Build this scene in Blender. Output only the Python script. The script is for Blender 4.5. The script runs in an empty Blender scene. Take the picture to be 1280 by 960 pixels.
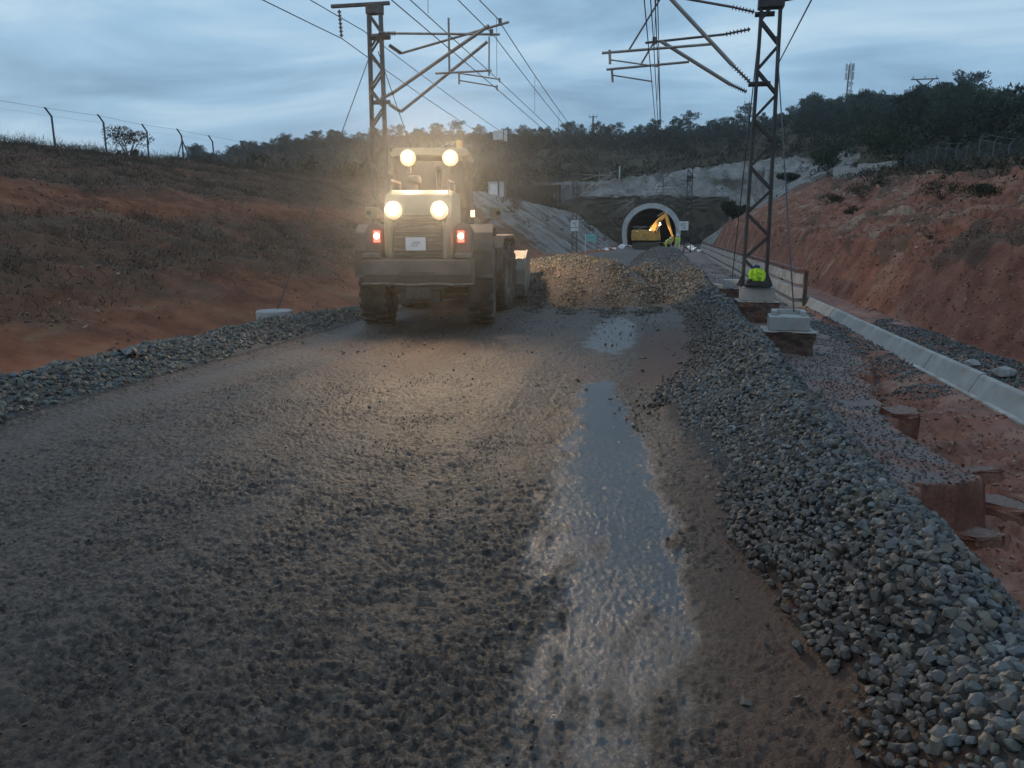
import bpy, bmesh, math, random
import numpy as np
from mathutils import Vector, Matrix, Euler
R = math.radians
rng = np.random.RandomState(7)
random.seed(7)
scene = bpy.context.scene
col = scene.collection

# ------------------------------------------------------------------ camera
cam = bpy.data.cameras.new('camera'); camo = bpy.data.objects.new('camera', cam); col.objects.link(camo)
cam.sensor_width = 36; cam.lens = 27.0; cam.clip_start = 0.05; cam.clip_end = 3000
camo.location = (0, 0, 1.7)
camo.rotation_euler = (R(90 - 11.08), 0, R(11.10))
scene.camera = camo

# ------------------------------------------------------------------ sky, sun, exposure
SUN_EL, SUN_ROT = R(9), R(-70)
world = bpy.data.worlds.new('World'); scene.world = world; world.use_nodes = True
wn, wl = world.node_tree.nodes, world.node_tree.links
wn.clear()
def W(t, **k):
    n = wn.new(t)
    for a, b in k.items(): setattr(n, a, b)
    return n
sky = W('ShaderNodeTexSky', sky_type='NISHITA', sun_disc=False)
sky.sun_elevation = SUN_EL; sky.sun_rotation = SUN_ROT; sky.air_density = 1.6; sky.dust_density = 1.0; sky.ozone_density = 2.5
tc = W('ShaderNodeTexCoord')
sep = W('ShaderNodeSeparateXYZ'); wl.new(tc.outputs['Generated'], sep.inputs[0])
mz = W('ShaderNodeMath', operation='MAXIMUM'); wl.new(sep.outputs[2], mz.inputs[0]); mz.inputs[1].default_value = 0.0
ad = W('ShaderNodeMath', operation='ADD'); wl.new(mz.outputs[0], ad.inputs[0]); ad.inputs[1].default_value = 0.16
dx = W('ShaderNodeMath', operation='DIVIDE'); wl.new(sep.outputs[0], dx.inputs[0]); wl.new(ad.outputs[0], dx.inputs[1])
dy = W('ShaderNodeMath', operation='DIVIDE'); wl.new(sep.outputs[1], dy.inputs[0]); wl.new(ad.outputs[0], dy.inputs[1])
cmb = W('ShaderNodeCombineXYZ'); wl.new(dx.outputs[0], cmb.inputs[0]); wl.new(dy.outputs[0], cmb.inputs[1])
mp = W('ShaderNodeMapping'); wl.new(cmb.outputs[0], mp.inputs[0]); mp.inputs['Scale'].default_value = (0.55, 0.80, 1); mp.inputs['Location'].default_value = (3.1, 1.7, 0)
nz = W('ShaderNodeTexNoise'); wl.new(mp.outputs[0], nz.inputs['Vector'])
nz.inputs['Scale'].default_value = 1.5; nz.inputs['Detail'].default_value = 8; nz.inputs['Roughness'].default_value = 0.56; nz.inputs['Distortion'].default_value = 0.7
rp = W('ShaderNodeValToRGB'); wl.new(nz.outputs['Fac'], rp.inputs[0])
e = rp.color_ramp.elements
e[0].position = 0.34; e[0].color = (0.175, 0.300, 0.445, 1)
e[1].position = 0.70; e[1].color = (0.470, 0.620, 0.740, 1)
m_ = e.new(0.52); m_.color = (0.285, 0.455, 0.630, 1)
sc_ = W('ShaderNodeMixRGB', blend_type='MULTIPLY'); sc_.inputs[0].default_value = 1.0
wl.new(sky.outputs[0], sc_.inputs[1]); sc_.inputs[2].default_value = (0.05, 0.05, 0.05, 1)
mx = W('ShaderNodeMixRGB'); mx.inputs[0].default_value = 0.86
wl.new(sc_.outputs[0], mx.inputs[1]); wl.new(rp.outputs[0], mx.inputs[2])
bg = W('ShaderNodeBackground'); wl.new(mx.outputs[0], bg.inputs[0]); bg.inputs[1].default_value = 1.0
wo = W('ShaderNodeOutputWorld'); wl.new(bg.outputs[0], wo.inputs[0])

sun = bpy.data.lights.new('sun', 'SUN'); suno = bpy.data.objects.new('sun', sun); col.objects.link(suno)
sun.energy = 0.35; sun.angle = R(40); sun.color = (1.0, 0.95, 0.88)
suno.rotation_euler = (R(38), 0, R(-60))
scene.view_settings.view_transform = 'Standard'; scene.view_settings.look = 'None'
scene.view_settings.exposure = 0.42; scene.view_settings.gamma = 1.0
scene.cycles.max_bounces = 6; scene.cycles.use_denoising = True

# ------------------------------------------------------------------ helpers
def tag(o, label=None, cat=None, group=None, kind=None):
    if label: o['label'] = label
    if cat: o['category'] = cat
    if group: o['group'] = group
    if kind: o['kind'] = kind
    return o
def empty(name, loc=(0, 0, 0), rz=0, parent=None):
    o = bpy.data.objects.new(name, None); col.objects.link(o); o.location = loc; o.rotation_euler = (0, 0, rz)
    o.empty_display_size = 0.2
    if parent: o.parent = parent
    return o
def link(name, me, mats, parent=None):
    o = bpy.data.objects.new(name, me); col.objects.link(o)
    if not me.materials:
        for m in (mats if isinstance(mats, (list, tuple)) else [mats]): me.materials.append(m)
    if parent: o.parent = parent
    return o
def np_mesh(name, V, F, smooth=False, colors=None, attrs=None):
    V = np.asarray(V, np.float32); F = np.asarray(F, np.int32); k = F.shape[1]; n = len(F)
    me = bpy.data.meshes.new(name)
    me.vertices.add(len(V)); me.vertices.foreach_set('co', V.ravel())
    me.loops.add(n * k); me.loops.foreach_set('vertex_index', F.ravel())
    me.polygons.add(n); me.polygons.foreach_set('loop_start', np.arange(0, n * k, k, dtype=np.int32))
    me.polygons.foreach_set('use_smooth', np.full(n, smooth))
    if colors is not None:
        a = me.attributes.new('tint', 'FLOAT_COLOR', 'POINT')
        c4 = np.ones((len(V), 4), np.float32); c4[:, :3] = colors; a.data.foreach_set('color', c4.ravel())
    for nm, arr in (attrs or {}).items():
        a = me.attributes.new(nm, 'FLOAT', 'POINT'); a.data.foreach_set('value', np.asarray(arr, np.float32))
    me.update(calc_edges=True); me.validate()
    return me
def frame(d):
    d = Vector(d).normalized(); a = Vector((0, 0, 1)) if abs(d.z) < .9 else Vector((1, 0, 0))
    s = d.cross(a).normalized(); return s, s.cross(d).normalized()
class MB:
    def __init__(s): s.v = []; s.f = []; s.m = []; s.mi = 0
    def add(s, vs, fs):
        b = len(s.v); s.v += [tuple(x) for x in vs]; s.f += [tuple(b + i for i in f) for f in fs]; s.m += [s.mi] * len(fs); return s
    def box(s, c, d, rot=None, top=(1, 1), shift=(0, 0)):
        x, y, z = d[0] / 2, d[1] / 2, d[2] / 2; tx, ty = top
        vs = [Vector(p) for p in ((-x, -y, -z), (x, -y, -z), (x, y, -z), (-x, y, -z),
              (-x * tx + shift[0], -y * ty + shift[1], z), (x * tx + shift[0], -y * ty + shift[1], z), (x * tx + shift[0], y * ty + shift[1], z), (-x * tx + shift[0], y * ty + shift[1], z))]
        if rot is not None: Mx = Euler(rot).to_matrix(); vs = [Mx @ p for p in vs]
        c = Vector(c)
        return s.add([p + c for p in vs], [(0, 3, 2, 1), (4, 5, 6, 7), (0, 1, 5, 4), (1, 2, 6, 5), (2, 3, 7, 6), (3, 0, 4, 7)])
    def tube(s, p0, p1, r, n=8, r2=None):
        p0, p1 = Vector(p0), Vector(p1); a, b = frame(p1 - p0); r2 = r if r2 is None else r2; vs = []
        for p, q in ((p0, r), (p1, r2)):
            for i in range(n):
                t = 2 * math.pi * i / n; vs.append(p + (a * math.cos(t) + b * math.sin(t)) * q)
        return s.add(vs, [(i, (i + 1) % n, n + (i + 1) % n, n + i) for i in range(n)] + [tuple(range(n - 1, -1, -1)), tuple(range(n, 2 * n))])
    def path(s, pts, r, n=6):
        pts = [Vector(p) for p in pts]; rs = r if isinstance(r, (list, tuple)) else [r] * len(pts); vs = []
        a, b = frame(pts[-1] - pts[0])
        for p, q in zip(pts, rs):
            for i in range(n):
                t = 2 * math.pi * i / n; vs.append(p + (a * math.cos(t) + b * math.sin(t)) * q)
        fs = []
        for k in range(len(pts) - 1):
            fs += [(k * n + i, k * n + (i + 1) % n, (k + 1) * n + (i + 1) % n, (k + 1) * n + i) for i in range(n)]
        m = (len(pts) - 1) * n
        return s.add(vs, fs + [tuple(range(n - 1, -1, -1)), tuple(range(m, m + n))])
    def prism(s, poly, axis, a, b):
        n = len(poly); vs = []
        for q in (a, b):
            for (u, w) in poly: vs.append({'x': (q, u, w), 'y': (u, q, w), 'z': (u, w, q)}[axis])
        return s.add(vs, [(i, (i + 1) % n, n + (i + 1) % n, n + i) for i in range(n)] + [tuple(range(n - 1, -1, -1)), tuple(range(n, 2 * n))])
    def lathe(s, prof, c, axis, n=24, closed=True):
        c = Vector(c); vs = []; k = len(prof)
        for i in range(n):
            t = 2 * math.pi * i / n; ct, st = math.cos(t), math.sin(t)
            for (r, h) in prof:
                vs.append(c + Vector({'x': (h, r * ct, r * st), 'y': (r * ct, h, r * st), 'z': (r * ct, r * st, h)}[axis]))
        fs = []
        for i in range(n):
            j = (i + 1) % n
            for q in range(k - 1 if not closed else k):
                w = (q + 1) % k; fs.append((i * k + q, j * k + q, j * k + w, i * k + w))
        return s.add(vs, fs)
    def build(s, name, mats, parent=None, smooth=False, bevel=0, M=None, jitter=0):
        me = bpy.data.meshes.new(name); vs = s.v
        if M is not None: vs = [M @ Vector(v) for v in vs]
        me.from_pydata([tuple(v) for v in vs], [], s.f); me.update()
        mats = mats if isinstance(mats, (list, tuple)) else [mats]
        bm = bmesh.new(); bm.from_mesh(me)
        for f, i in zip(bm.faces, s.m): f.material_index = min(i, len(mats) - 1)
        bmesh.ops.recalc_face_normals(bm, faces=bm.faces)
        if bevel:
            ed = [e for e in bm.edges if len(e.link_faces) == 2 and e.calc_face_angle(0) > .6]
            bmesh.ops.bevel(bm, geom=ed, offset=bevel, segments=2, affect='EDGES', clamp_overlap=True, profile=.5)
        if jitter:
            for v in bm.verts: v.co += Vector([random.uniform(-jitter, jitter) for _ in range(3)])
        bm.to_mesh(me); bm.free()
        if smooth:
            for p in me.polygons: p.use_smooth = True
            if smooth == 'auto': me.set_sharp_from_angle(angle=R(35))
        return link(name, me, mats, parent)
def children(o): return [c for c in col.objects if c.parent == o]
def copy_tree(o, parent=None):
    kids = kidmap.get(o.name, [])
    c = o.copy(); col.objects.link(c)
    if parent: c.parent = parent
    for ch in list(o.children): copy_tree(ch, c)
    return c
kidmap = {}

# gradient noise in numpy
_tabs = {}
def gnoise(x, y, seed=0):
    if seed not in _tabs:
        a = np.random.RandomState(1000 + seed).rand(256, 256) * 2 * np.pi; _tabs[seed] = (np.cos(a), np.sin(a))
    gx, gy = _tabs[seed]
    xi = np.floor(x).astype(np.int64); yi = np.floor(y).astype(np.int64); fx = x - xi; fy = y - yi
    u = fx * fx * fx * (fx * (fx * 6 - 15) + 10); v = fy * fy * fy * (fy * (fy * 6 - 15) + 10)
    def g(i, j):
        a, b = (xi + i) & 255, (yi + j) & 255
        return gx[a, b] * (fx - i) + gy[a, b] * (fy - j)
    n0 = g(0, 0) * (1 - u) + g(1, 0) * u; n1 = g(0, 1) * (1 - u) + g(1, 1) * u
    return (n0 * (1 - v) + n1 * v) * 1.5
def fbm(x, y, s, oct=4, seed=0, rough=.5, kind=None):
    t = 0; a = 1; tot = 0; f = 1.0 / s
    for o in range(oct):
        c, q = math.cos(o * 1.3 + .4), math.sin(o * 1.3 + .4)
        n = gnoise((x * c - y * q) * f + o * 17.3, (x * q + y * c) * f - o * 9.1, seed + o)
        if kind == 'billow': n = np.abs(n) * 2 - .5
        if kind == 'ridge': n = .5 - np.abs(n) * 2
        t = t + n * a; tot += a; a *= rough; f *= 2.03
    return t / tot
def sstep(x, a, b):
    t = np.clip((x - a) / (b - a), 0, 1); return t * t * (3 - 2 * t)

# ------------------------------------------------------------------ materials
def mat(name, c1, c2, scale=2.0, rough=.8, bump=.3, bscale=20., c3=None, s3=.6, m3=(.5, .62), spec=.5, metal=0., detail=6, rough2=None, dist=0., bdist=.02, stretch=None, tint=False, attr=None, emit=None, smoothattr=None, ramp=(.32, .68)):
    m = bpy.data.materials.new(name); m.use_nodes = True; N, L = m.node_tree.nodes, m.node_tree.links
    b = N['Principled BSDF']; t = N.new('ShaderNodeTexCoord'); vec = t.outputs['Object']
    if stretch:
        mpn = N.new('ShaderNodeMapping'); mpn.inputs['Scale'].default_value = stretch; L.new(vec, mpn.inputs[0]); vec = mpn.outputs[0]
    n = N.new('ShaderNodeTexNoise'); n.inputs['Scale'].default_value = scale; n.inputs['Detail'].default_value = detail; n.inputs['Roughness'].default_value = .62; n.inputs['Distortion'].default_value = dist
    L.new(vec, n.inputs['Vector'])
    r = N.new('ShaderNodeValToRGB'); L.new(n.outputs['Fac'], r.inputs[0])
    r.color_ramp.elements[0].position = ramp[0]; r.color_ramp.elements[0].color = (*c1, 1)
    r.color_ramp.elements[1].position = ramp[1]; r.color_ramp.elements[1].color = (*c2, 1)
    colr = r.outputs[0]
    if c3:
        n3 = N.new('ShaderNodeTexNoise'); n3.inputs['Scale'].default_value = s3; n3.inputs['Detail'].default_value = 7; n3.inputs['Roughness'].default_value = .65; L.new(vec, n3.inputs['Vector'])
        r3 = N.new('ShaderNodeValToRGB'); L.new(n3.outputs['Fac'], r3.inputs[0])
        r3.color_ramp.elements[0].position = m3[0]; r3.color_ramp.elements[0].color = (0, 0, 0, 1)
        r3.color_ramp.elements[1].position = m3[1]; r3.color_ramp.elements[1].color = (1, 1, 1, 1)
        x = N.new('ShaderNodeMixRGB'); L.new(r3.outputs[0], x.inputs[0]); L.new(colr, x.inputs[1]); x.inputs[2].default_value = (*c3, 1); colr = x.outputs[0]
    if tint:
        at = N.new('ShaderNodeAttribute'); at.attribute_name = 'tint'
        x = N.new('ShaderNodeMixRGB'); x.blend_type = 'MULTIPLY'; x.inputs[0].default_value = 1; L.new(colr, x.inputs[1]); L.new(at.outputs['Color'], x.inputs[2]); colr = x.outputs[0]
    roughs = None
    if attr:   # [(attribute, colour, roughness)] : surface changes (wet slurry, bare rock, painted reflection and gap shade ...)
        prev = None
        for (an, ac, ar) in attr:
            at = N.new('ShaderNodeAttribute'); at.attribute_name = an
            x = N.new('ShaderNodeMixRGB'); L.new(at.outputs['Fac'], x.inputs[0]); L.new(colr, x.inputs[1]); x.inputs[2].default_value = (*ac, 1); colr = x.outputs[0]
            y = N.new('ShaderNodeMix'); L.new(at.outputs['Fac'], y.inputs[0])
            if prev is None: y.inputs[2].default_value = rough
            else: L.new(prev, y.inputs[2])
            y.inputs[3].default_value = ar; prev = y.outputs[0]
        roughs = prev
    L.new(colr, b.inputs['Base Color'])
    if roughs is None and rough2 is not None:
        y = N.new('ShaderNodeMapRange'); L.new(n.outputs['Fac'], y.inputs[0]); y.inputs[1].default_value = .3; y.inputs[2].default_value = .7; y.inputs[3].default_value = rough; y.inputs[4].default_value = rough2; roughs = y.outputs[0]
    if roughs is not None: L.new(roughs, b.inputs['Roughness'])
    else: b.inputs['Roughness'].default_value = rough
    b.inputs['Metallic'].default_value = metal; b.inputs['Specular IOR Level'].default_value = spec
    if bump:
        nb = N.new('ShaderNodeTexNoise'); nb.inputs['Scale'].default_value = bscale; nb.inputs['Detail'].default_value = 8; nb.inputs['Roughness'].default_value = .65; L.new(vec, nb.inputs['Vector'])
        bp = N.new('ShaderNodeBump'); bp.inputs['Strength'].default_value = bump
        if smoothattr:
            sa_ = N.new('ShaderNodeAttribute'); sa_.attribute_name = smoothattr; mr_ = N.new('ShaderNodeMapRange'); L.new(sa_.outputs['Fac'], mr_.inputs[0]); mr_.inputs[3].default_value = bump; mr_.inputs[4].default_value = bump * .30; L.new(mr_.outputs[0], bp.inputs['Strength'])
        bp.inputs['Distance'].default_value = bdist; L.new(nb.outputs['Fac'], bp.inputs['Height']); L.new(bp.outputs[0], b.inputs['Normal'])
    if emit:
        b.inputs['Emission Color'].default_value = (*emit[0], 1); b.inputs['Emission Strength'].default_value = emit[1]
    return m
M = {}
M['mud'] = mat('wet_mud', (.019, .0135, .0105), (.128, .095, .075), scale=26, rough=.52, bump=1.0, bscale=60, bdist=.026, c3=(.085, .050, .037), s3=.4, m3=(.50, .70), spec=.36,
               attr=[('red', (.078, .040, .028), .60), ('dry', (.105, .088, .078), .55), ('wet', (.080, .080, .081), .19), ('grit_gap_shade', (.040, .040, .040), .8)], smoothattr='wet', ramp=(.41, .60))  # grit bed under the ballast, darkened to paint shade into the stone gaps
M['redbank'] = mat('red_soil_bank', (.140, .055, .037), (.295, .132, .088), scale=1.3, rough=.9, bump=1.0, bscale=7, bdist=.10, c3=(.30, .165, .11), s3=.5, m3=(.54, .68), spec=.2,
                   attr=[('pale', (.29, .20, .145), .9), ('scrub', (.10, .066, .048), .95)])
M['leftbank'] = mat('red_clay_bank', (.125, .044, .026), (.300, .120, .063), scale=1.1, rough=.9, bump=1.0, bscale=8, bdist=.08, c3=(.23, .125, .075), s3=.7, m3=(.55, .68), spec=.2,
                    attr=[('scrub', (.105, .072, .050), .95), ('grit_gap_shade', (.10, .10, .10), .8)])
M['washout'] = mat('washed_out_soil', (.130, .048, .032), (.270, .115, .075), scale=2.2, rough=.62, rough2=.8, bump=1.0, bscale=22, bdist=.03, c3=(.30, .17, .12), s3=1.1, m3=(.52, .66), spec=.4,
                   attr=[('gravelly', (.170, .135, .125), .75), ('grit_gap_shade', (.040, .040, .040), .8)])  # same darkened grit colour, standing in for shade between the stones
M['shotcrete'] = mat('shotcrete', (.15, .145, .14), (.33, .32, .31), scale=.45, rough=.9, bump=1.0, bscale=2.2, bdist=.4, c3=(.085, .075, .06), s3=.22, m3=(.47, .64), spec=.2)
M['darkface'] = mat('stained_portal_concrete', (.065, .057, .048), (.15, .13, .108), scale=.3, rough=.95, bump=.8, bscale=1.2, bdist=.3, c3=(.07, .06, .04), s3=.15, spec=.2)
M['hill'] = mat('scrubby_hill_soil', (.030, .030, .018), (.085, .070, .048), scale=.12, rough=.95, bump=1.0, bscale=.8, bdist=.6, c3=(.13, .095, .075), s3=.05, m3=(.54, .66), spec=.1)
M['stone'] = mat('ballast_stone', (.62, .62, .62), (1.0, 1.0, 1.0), scale=14, rough=.5, rough2=.72, bump=.35, bscale=60, bdist=.004, tint=True, spec=.5)
M['concrete'] = mat('grey_concrete', (.24, .24, .235), (.37, .37, .36), scale=3, rough=.85, bump=.4, bscale=40, bdist=.008, c3=(.24, .20, .17), s3=1.5, m3=(.52, .7), spec=.3)
M['ringcon'] = mat('pale_portal_concrete', (.40, .40, .39), (.58, .58, .57), scale=.8, rough=.85, bump=.4, bscale=6, bdist=.03, c3=(.30, .28, .25), s3=.5, m3=(.52, .7), spec=.3)
M['concrete_rough'] = mat('rough_dirty_concrete', (.065, .045, .038), (.185, .125, .10), scale=4, rough=.95, bump=1.0, bscale=12, bdist=.05, c3=(.16, .07, .045), s3=2.5, spec=.2)
M['crust'] = mat('gravelly_crust', (.125, .088, .074), (.25, .185, .16), scale=30, rough=.85, bump=1.0, bscale=40, bdist=.02, spec=.3)
M['steel'] = mat('weathered_galvanised_steel', (.055, .050, .047), (.12, .112, .105), scale=6, rough=.6, bump=.1, bscale=40, c3=(.15, .09, .06), s3=2.0, m3=(.55, .72), metal=.3)
M['darksteel'] = mat('dark_lattice_steel', (.028, .026, .025), (.060, .055, .052), scale=6, rough=.65, bump=.1, bscale=40, metal=.3, c3=(.07, .04, .028), s3=2.0, m3=(.55, .72))
M['tube'] = mat('cantilever_tube_metal', (.22, .19, .17), (.36, .32, .29), scale=5, rough=.5, bump=.05, bscale=30, metal=.4)
M['tubedark'] = mat('cantilever_tube_dark', (.09, .08, .078), (.17, .155, .15), scale=5, rough=.5, bump=.05, bscale=30, metal=.4)
M['wire'] = mat('overhead_wire_copper', (.03, .035, .04), (.06, .06, .065), scale=3, rough=.5, bump=0, metal=.4)
M['insulator'] = mat('insulator_brown', (.07, .05, .045), (.13, .10, .09), scale=8, rough=.35, bump=0)
M['rust'] = mat('rusty_steel_beam', (.075, .030, .026), (.15, .065, .050), scale=5, rough=.8, bump=.4, bscale=30, bdist=.008)
M['plank'] = mat('weathered_concrete_plank', (.27, .255, .24), (.44, .415, .39), scale=2.5, rough=.85, bump=.5, bscale=20, bdist=.01, c3=(.26, .17, .12), s3=.9, m3=(.48, .66), spec=.25)
M['ldust'] = mat('dusty_grey_loader_paint', (.085, .064, .052), (.175, .137, .112), scale=2.6, rough=.6, rough2=.9, bump=.2, bscale=30, bdist=.006, c3=(.13, .105, .09), s3=1.2)
M['lhood'] = mat('dusty_yellow_loader_paint', (.23, .18, .105), (.33, .27, .17), scale=2.2, rough=.5, rough2=.8, bump=.1, bscale=30, bdist=.004, c3=(.30, .25, .19), s3=1.3)
M['lblack'] = mat('dusty_black_plastic', (.035, .031, .028), (.09, .08, .07), scale=5, rough=.65, bump=.2, bscale=40, bdist=.004)
M['rubber'] = mat('muddy_tyre_rubber', (.030, .026, .023), (.095, .078, .065), scale=3.5, rough=.85, bump=.4, bscale=25, bdist=.008, c3=(.16, .13, .11), s3=2.0, m3=(.5, .7))
M['rim'] = mat('dirty_wheel_rim', (.12, .10, .085), (.25, .20, .16), scale=6, rough=.8, bump=.2, bscale=30, bdist=.005)
M['bucket'] = mat('worn_bucket_steel', (.17, .155, .14), (.34, .32, .29), scale=3, rough=.45, rough2=.7, bump=.2, bscale=25, bdist=.006, metal=.35, c3=(.22, .17, .12), s3=1.6)
M['glass'] = mat('dark_cab_glass', (.02, .022, .024), (.035, .037, .04), scale=2, rough=.12, bump=0)
M['lens'] = mat('work_light_lens', (.9, .85, .7), (.9, .85, .7), scale=1, rough=.3, bump=0, emit=((1.0, .74, .36), 90.))
_lm = M['lens']; _n, _l = _lm.node_tree.nodes, _lm.node_tree.links
_tc = _n.new('ShaderNodeTexCoord'); _sp = _n.new('ShaderNodeSeparateXYZ'); _l.new(_tc.outputs['Object'], _sp.inputs[0]); _cb = _n.new('ShaderNodeCombineXYZ'); _l.new(_sp.outputs[0], _cb.inputs[0]); _l.new(_sp.outputs[2], _cb.inputs[2])
_ln = _n.new('ShaderNodeVectorMath'); _ln.operation = 'LENGTH'; _l.new(_cb.outputs[0], _ln.inputs[0])
_mr = _n.new('ShaderNodeMapRange'); _l.new(_ln.outputs['Value'], _mr.inputs[0]); _mr.inputs[1].default_value = .0; _mr.inputs[2].default_value = .160; _mr.inputs[3].default_value = 1; _mr.inputs[4].default_value = 0
_pw = _n.new('ShaderNodeMath'); _pw.operation = 'POWER'; _l.new(_mr.outputs[0], _pw.inputs[0]); _pw.inputs[1].default_value = 5.5
_ma = _n.new('ShaderNodeMath'); _ma.operation = 'MULTIPLY_ADD'; _l.new(_pw.outputs[0], _ma.inputs[0]); _ma.inputs[1].default_value = 130; _ma.inputs[2].default_value = .35
_l.new(_ma.outputs[0], _n['Principled BSDF'].inputs['Emission Strength'])
M['taillens'] = mat('red_tail_lens', (.6, .03, .02), (.7, .04, .03), scale=1, rough=.3, bump=0, emit=((1.0, .06, .04), 5.))
M['tailcore'] = mat('red_tail_bulb', (1, .5, .4), (1, .5, .4), scale=1, rough=.3, bump=0, emit=((1.0, .45, .35), 14.))
M['paper'] = mat('white_notice_sheet', (.70, .70, .70), (.80, .80, .80), scale=4, rough=.7, bump=0)
M['ink'] = mat('faded_dark_print', (.16, .17, .19), (.22, .23, .25), scale=4, rough=.7, bump=0)
M['exc'] = mat('excavator_yellow_paint', (.46, .24, .05), (.60, .34, .07), scale=2, rough=.5, rough2=.7, bump=.1, bscale=20, c3=(.30, .18, .08), s3=1.2)
M['hivis'] = mat('hi_vis_yellow_cloth', (.34, .58, .02), (.44, .70, .035), scale=8, rough=.75, bump=.6, bscale=9, bdist=.03, emit=None)
M['hivisd'] = mat('hi_vis_trousers', (.38, .52, .06), (.50, .66, .08), scale=8, rough=.8, bump=.4, bscale=14, bdist=.02)
M['reflect'] = mat('silver_reflective_tape', (.5, .5, .5), (.7, .7, .7), scale=8, rough=.4, bump=0)
M['navy'] = mat('navy_cloth', (.02, .03, .09), (.05, .07, .18), scale=8, rough=.85, bump=.4, bscale=16, bdist=.01)
M['black'] = mat('black_cloth', (.010, .010, .011), (.028, .028, .028), scale=8, rough=.8, bump=.5, bscale=12, bdist=.02)
M['skin'] = mat('skin', (.38, .22, .15), (.45, .27, .19), scale=8, rough=.55, bump=0)
M['helmet'] = mat('white_helmet_plastic', (.7, .7, .66), (.78, .78, .74), scale=4, rough=.35, bump=0)
M['boot'] = mat('muddy_boot_leather', (.04, .03, .025), (.08, .06, .05), scale=8, rough=.8, bump=.2, bscale=30)
M['white'] = mat('dirty_white_sheet', (.45, .46, .47), (.66, .67, .68), scale=3, rough=.7, bump=.4, bscale=9, bdist=.03)
M['teal'] = mat('teal_sign_paint', (.10, .36, .36), (.16, .44, .43), scale=3, rough=.5, bump=0)
M['bark'] = mat('pine_bark', (.045, .030, .022), (.11, .075, .055), scale=4, rough=.95, bump=.6, bscale=12, bdist=.03)
M['leaf'] = mat('pine_needles', (.55, .55, .55), (1, 1, 1), scale=.8, rough=.8, bump=0, tint=True, spec=.15)
M['fence'] = mat('galvanised_fence_steel', (.06, .065, .07), (.11, .115, .12), scale=5, rough=.6, bump=0, metal=.3)
M['gravel'] = M['stone']

# ------------------------------------------------------------------ terrain
def foot(Y): return np.interp(Y, [0, 2.4, 3, 4.2, 5.9, 7, 8, 9.5, 11, 15, 20, 24, 48, 70], [.78, .72, .62, .5, .15, -.05, -.1, .25, .45, .4, .1, -1.6, -1.6, 0.2])
def windrow_h(X, Y):
    c = 1.12 + .10 * gnoise(Y * .35, Y * 0, 41) - .35 * sstep(Y, 16, 34)
    h = .46 * np.exp(-np.clip((c - X) / .46, 0, 9) ** 2 - np.clip((X - c) / .50, 0, 9) ** 2) * (1 - .55 * sstep(Y, 30, 60)) * sstep(-Y, -85, -50)
    sp = .12 * np.exp(-((X - .35) / .35) ** 2 - ((Y - 7.3) / 1.5) ** 2)
    return h * (1 + .25 * fbm(X, Y, 1.1, 3, 42)) + sp
def pile_h(X, Y):
    d = np.sqrt(((X + 2.5) / 2.7) ** 2 + ((Y - 21.2) / 3.2) ** 2)
    h = 1.75 * np.clip(1 - d, 0, 1); h = np.minimum(h, .95 + .25 * np.clip(h - .95, 0, 9))
    d2 = np.sqrt(((X + .5) / 1.9) ** 2 + ((Y - 23.2) / 3.0) ** 2)
    berm = .62 * np.exp(-((X + .35) / 1.15) ** 2) * sstep(Y, 20.5, 25) * (1 - sstep(Y, 50, 74))
    return np.maximum(np.maximum(h, .85 * np.clip(1 - d2, 0, 1)), berm)
def left_windrow_h(X, Y):
    return .30 * np.exp(-((X + 6.35) / .50) ** 2) * (1 - .6 * sstep(Y, 11, 17)) * (1 + .3 * fbm(X, Y, 1.2, 3, 44))
def shelf_edge(Y): return np.interp(Y, [0, 5, 6.5, 6.95, 8, 8.7, 9.4, 10, 12, 14, 20, 30], [1.72, 1.85, 2.0, 2.85, 2.62, 2.45, 2.75, 2.75, 3.0, 3.5, 4.2, 4.5])
def gullyfield(X, Y):
    return X - shelf_edge(Y) + .34 * fbm(X, Y, .8, 5, 51, rough=.6)
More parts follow.
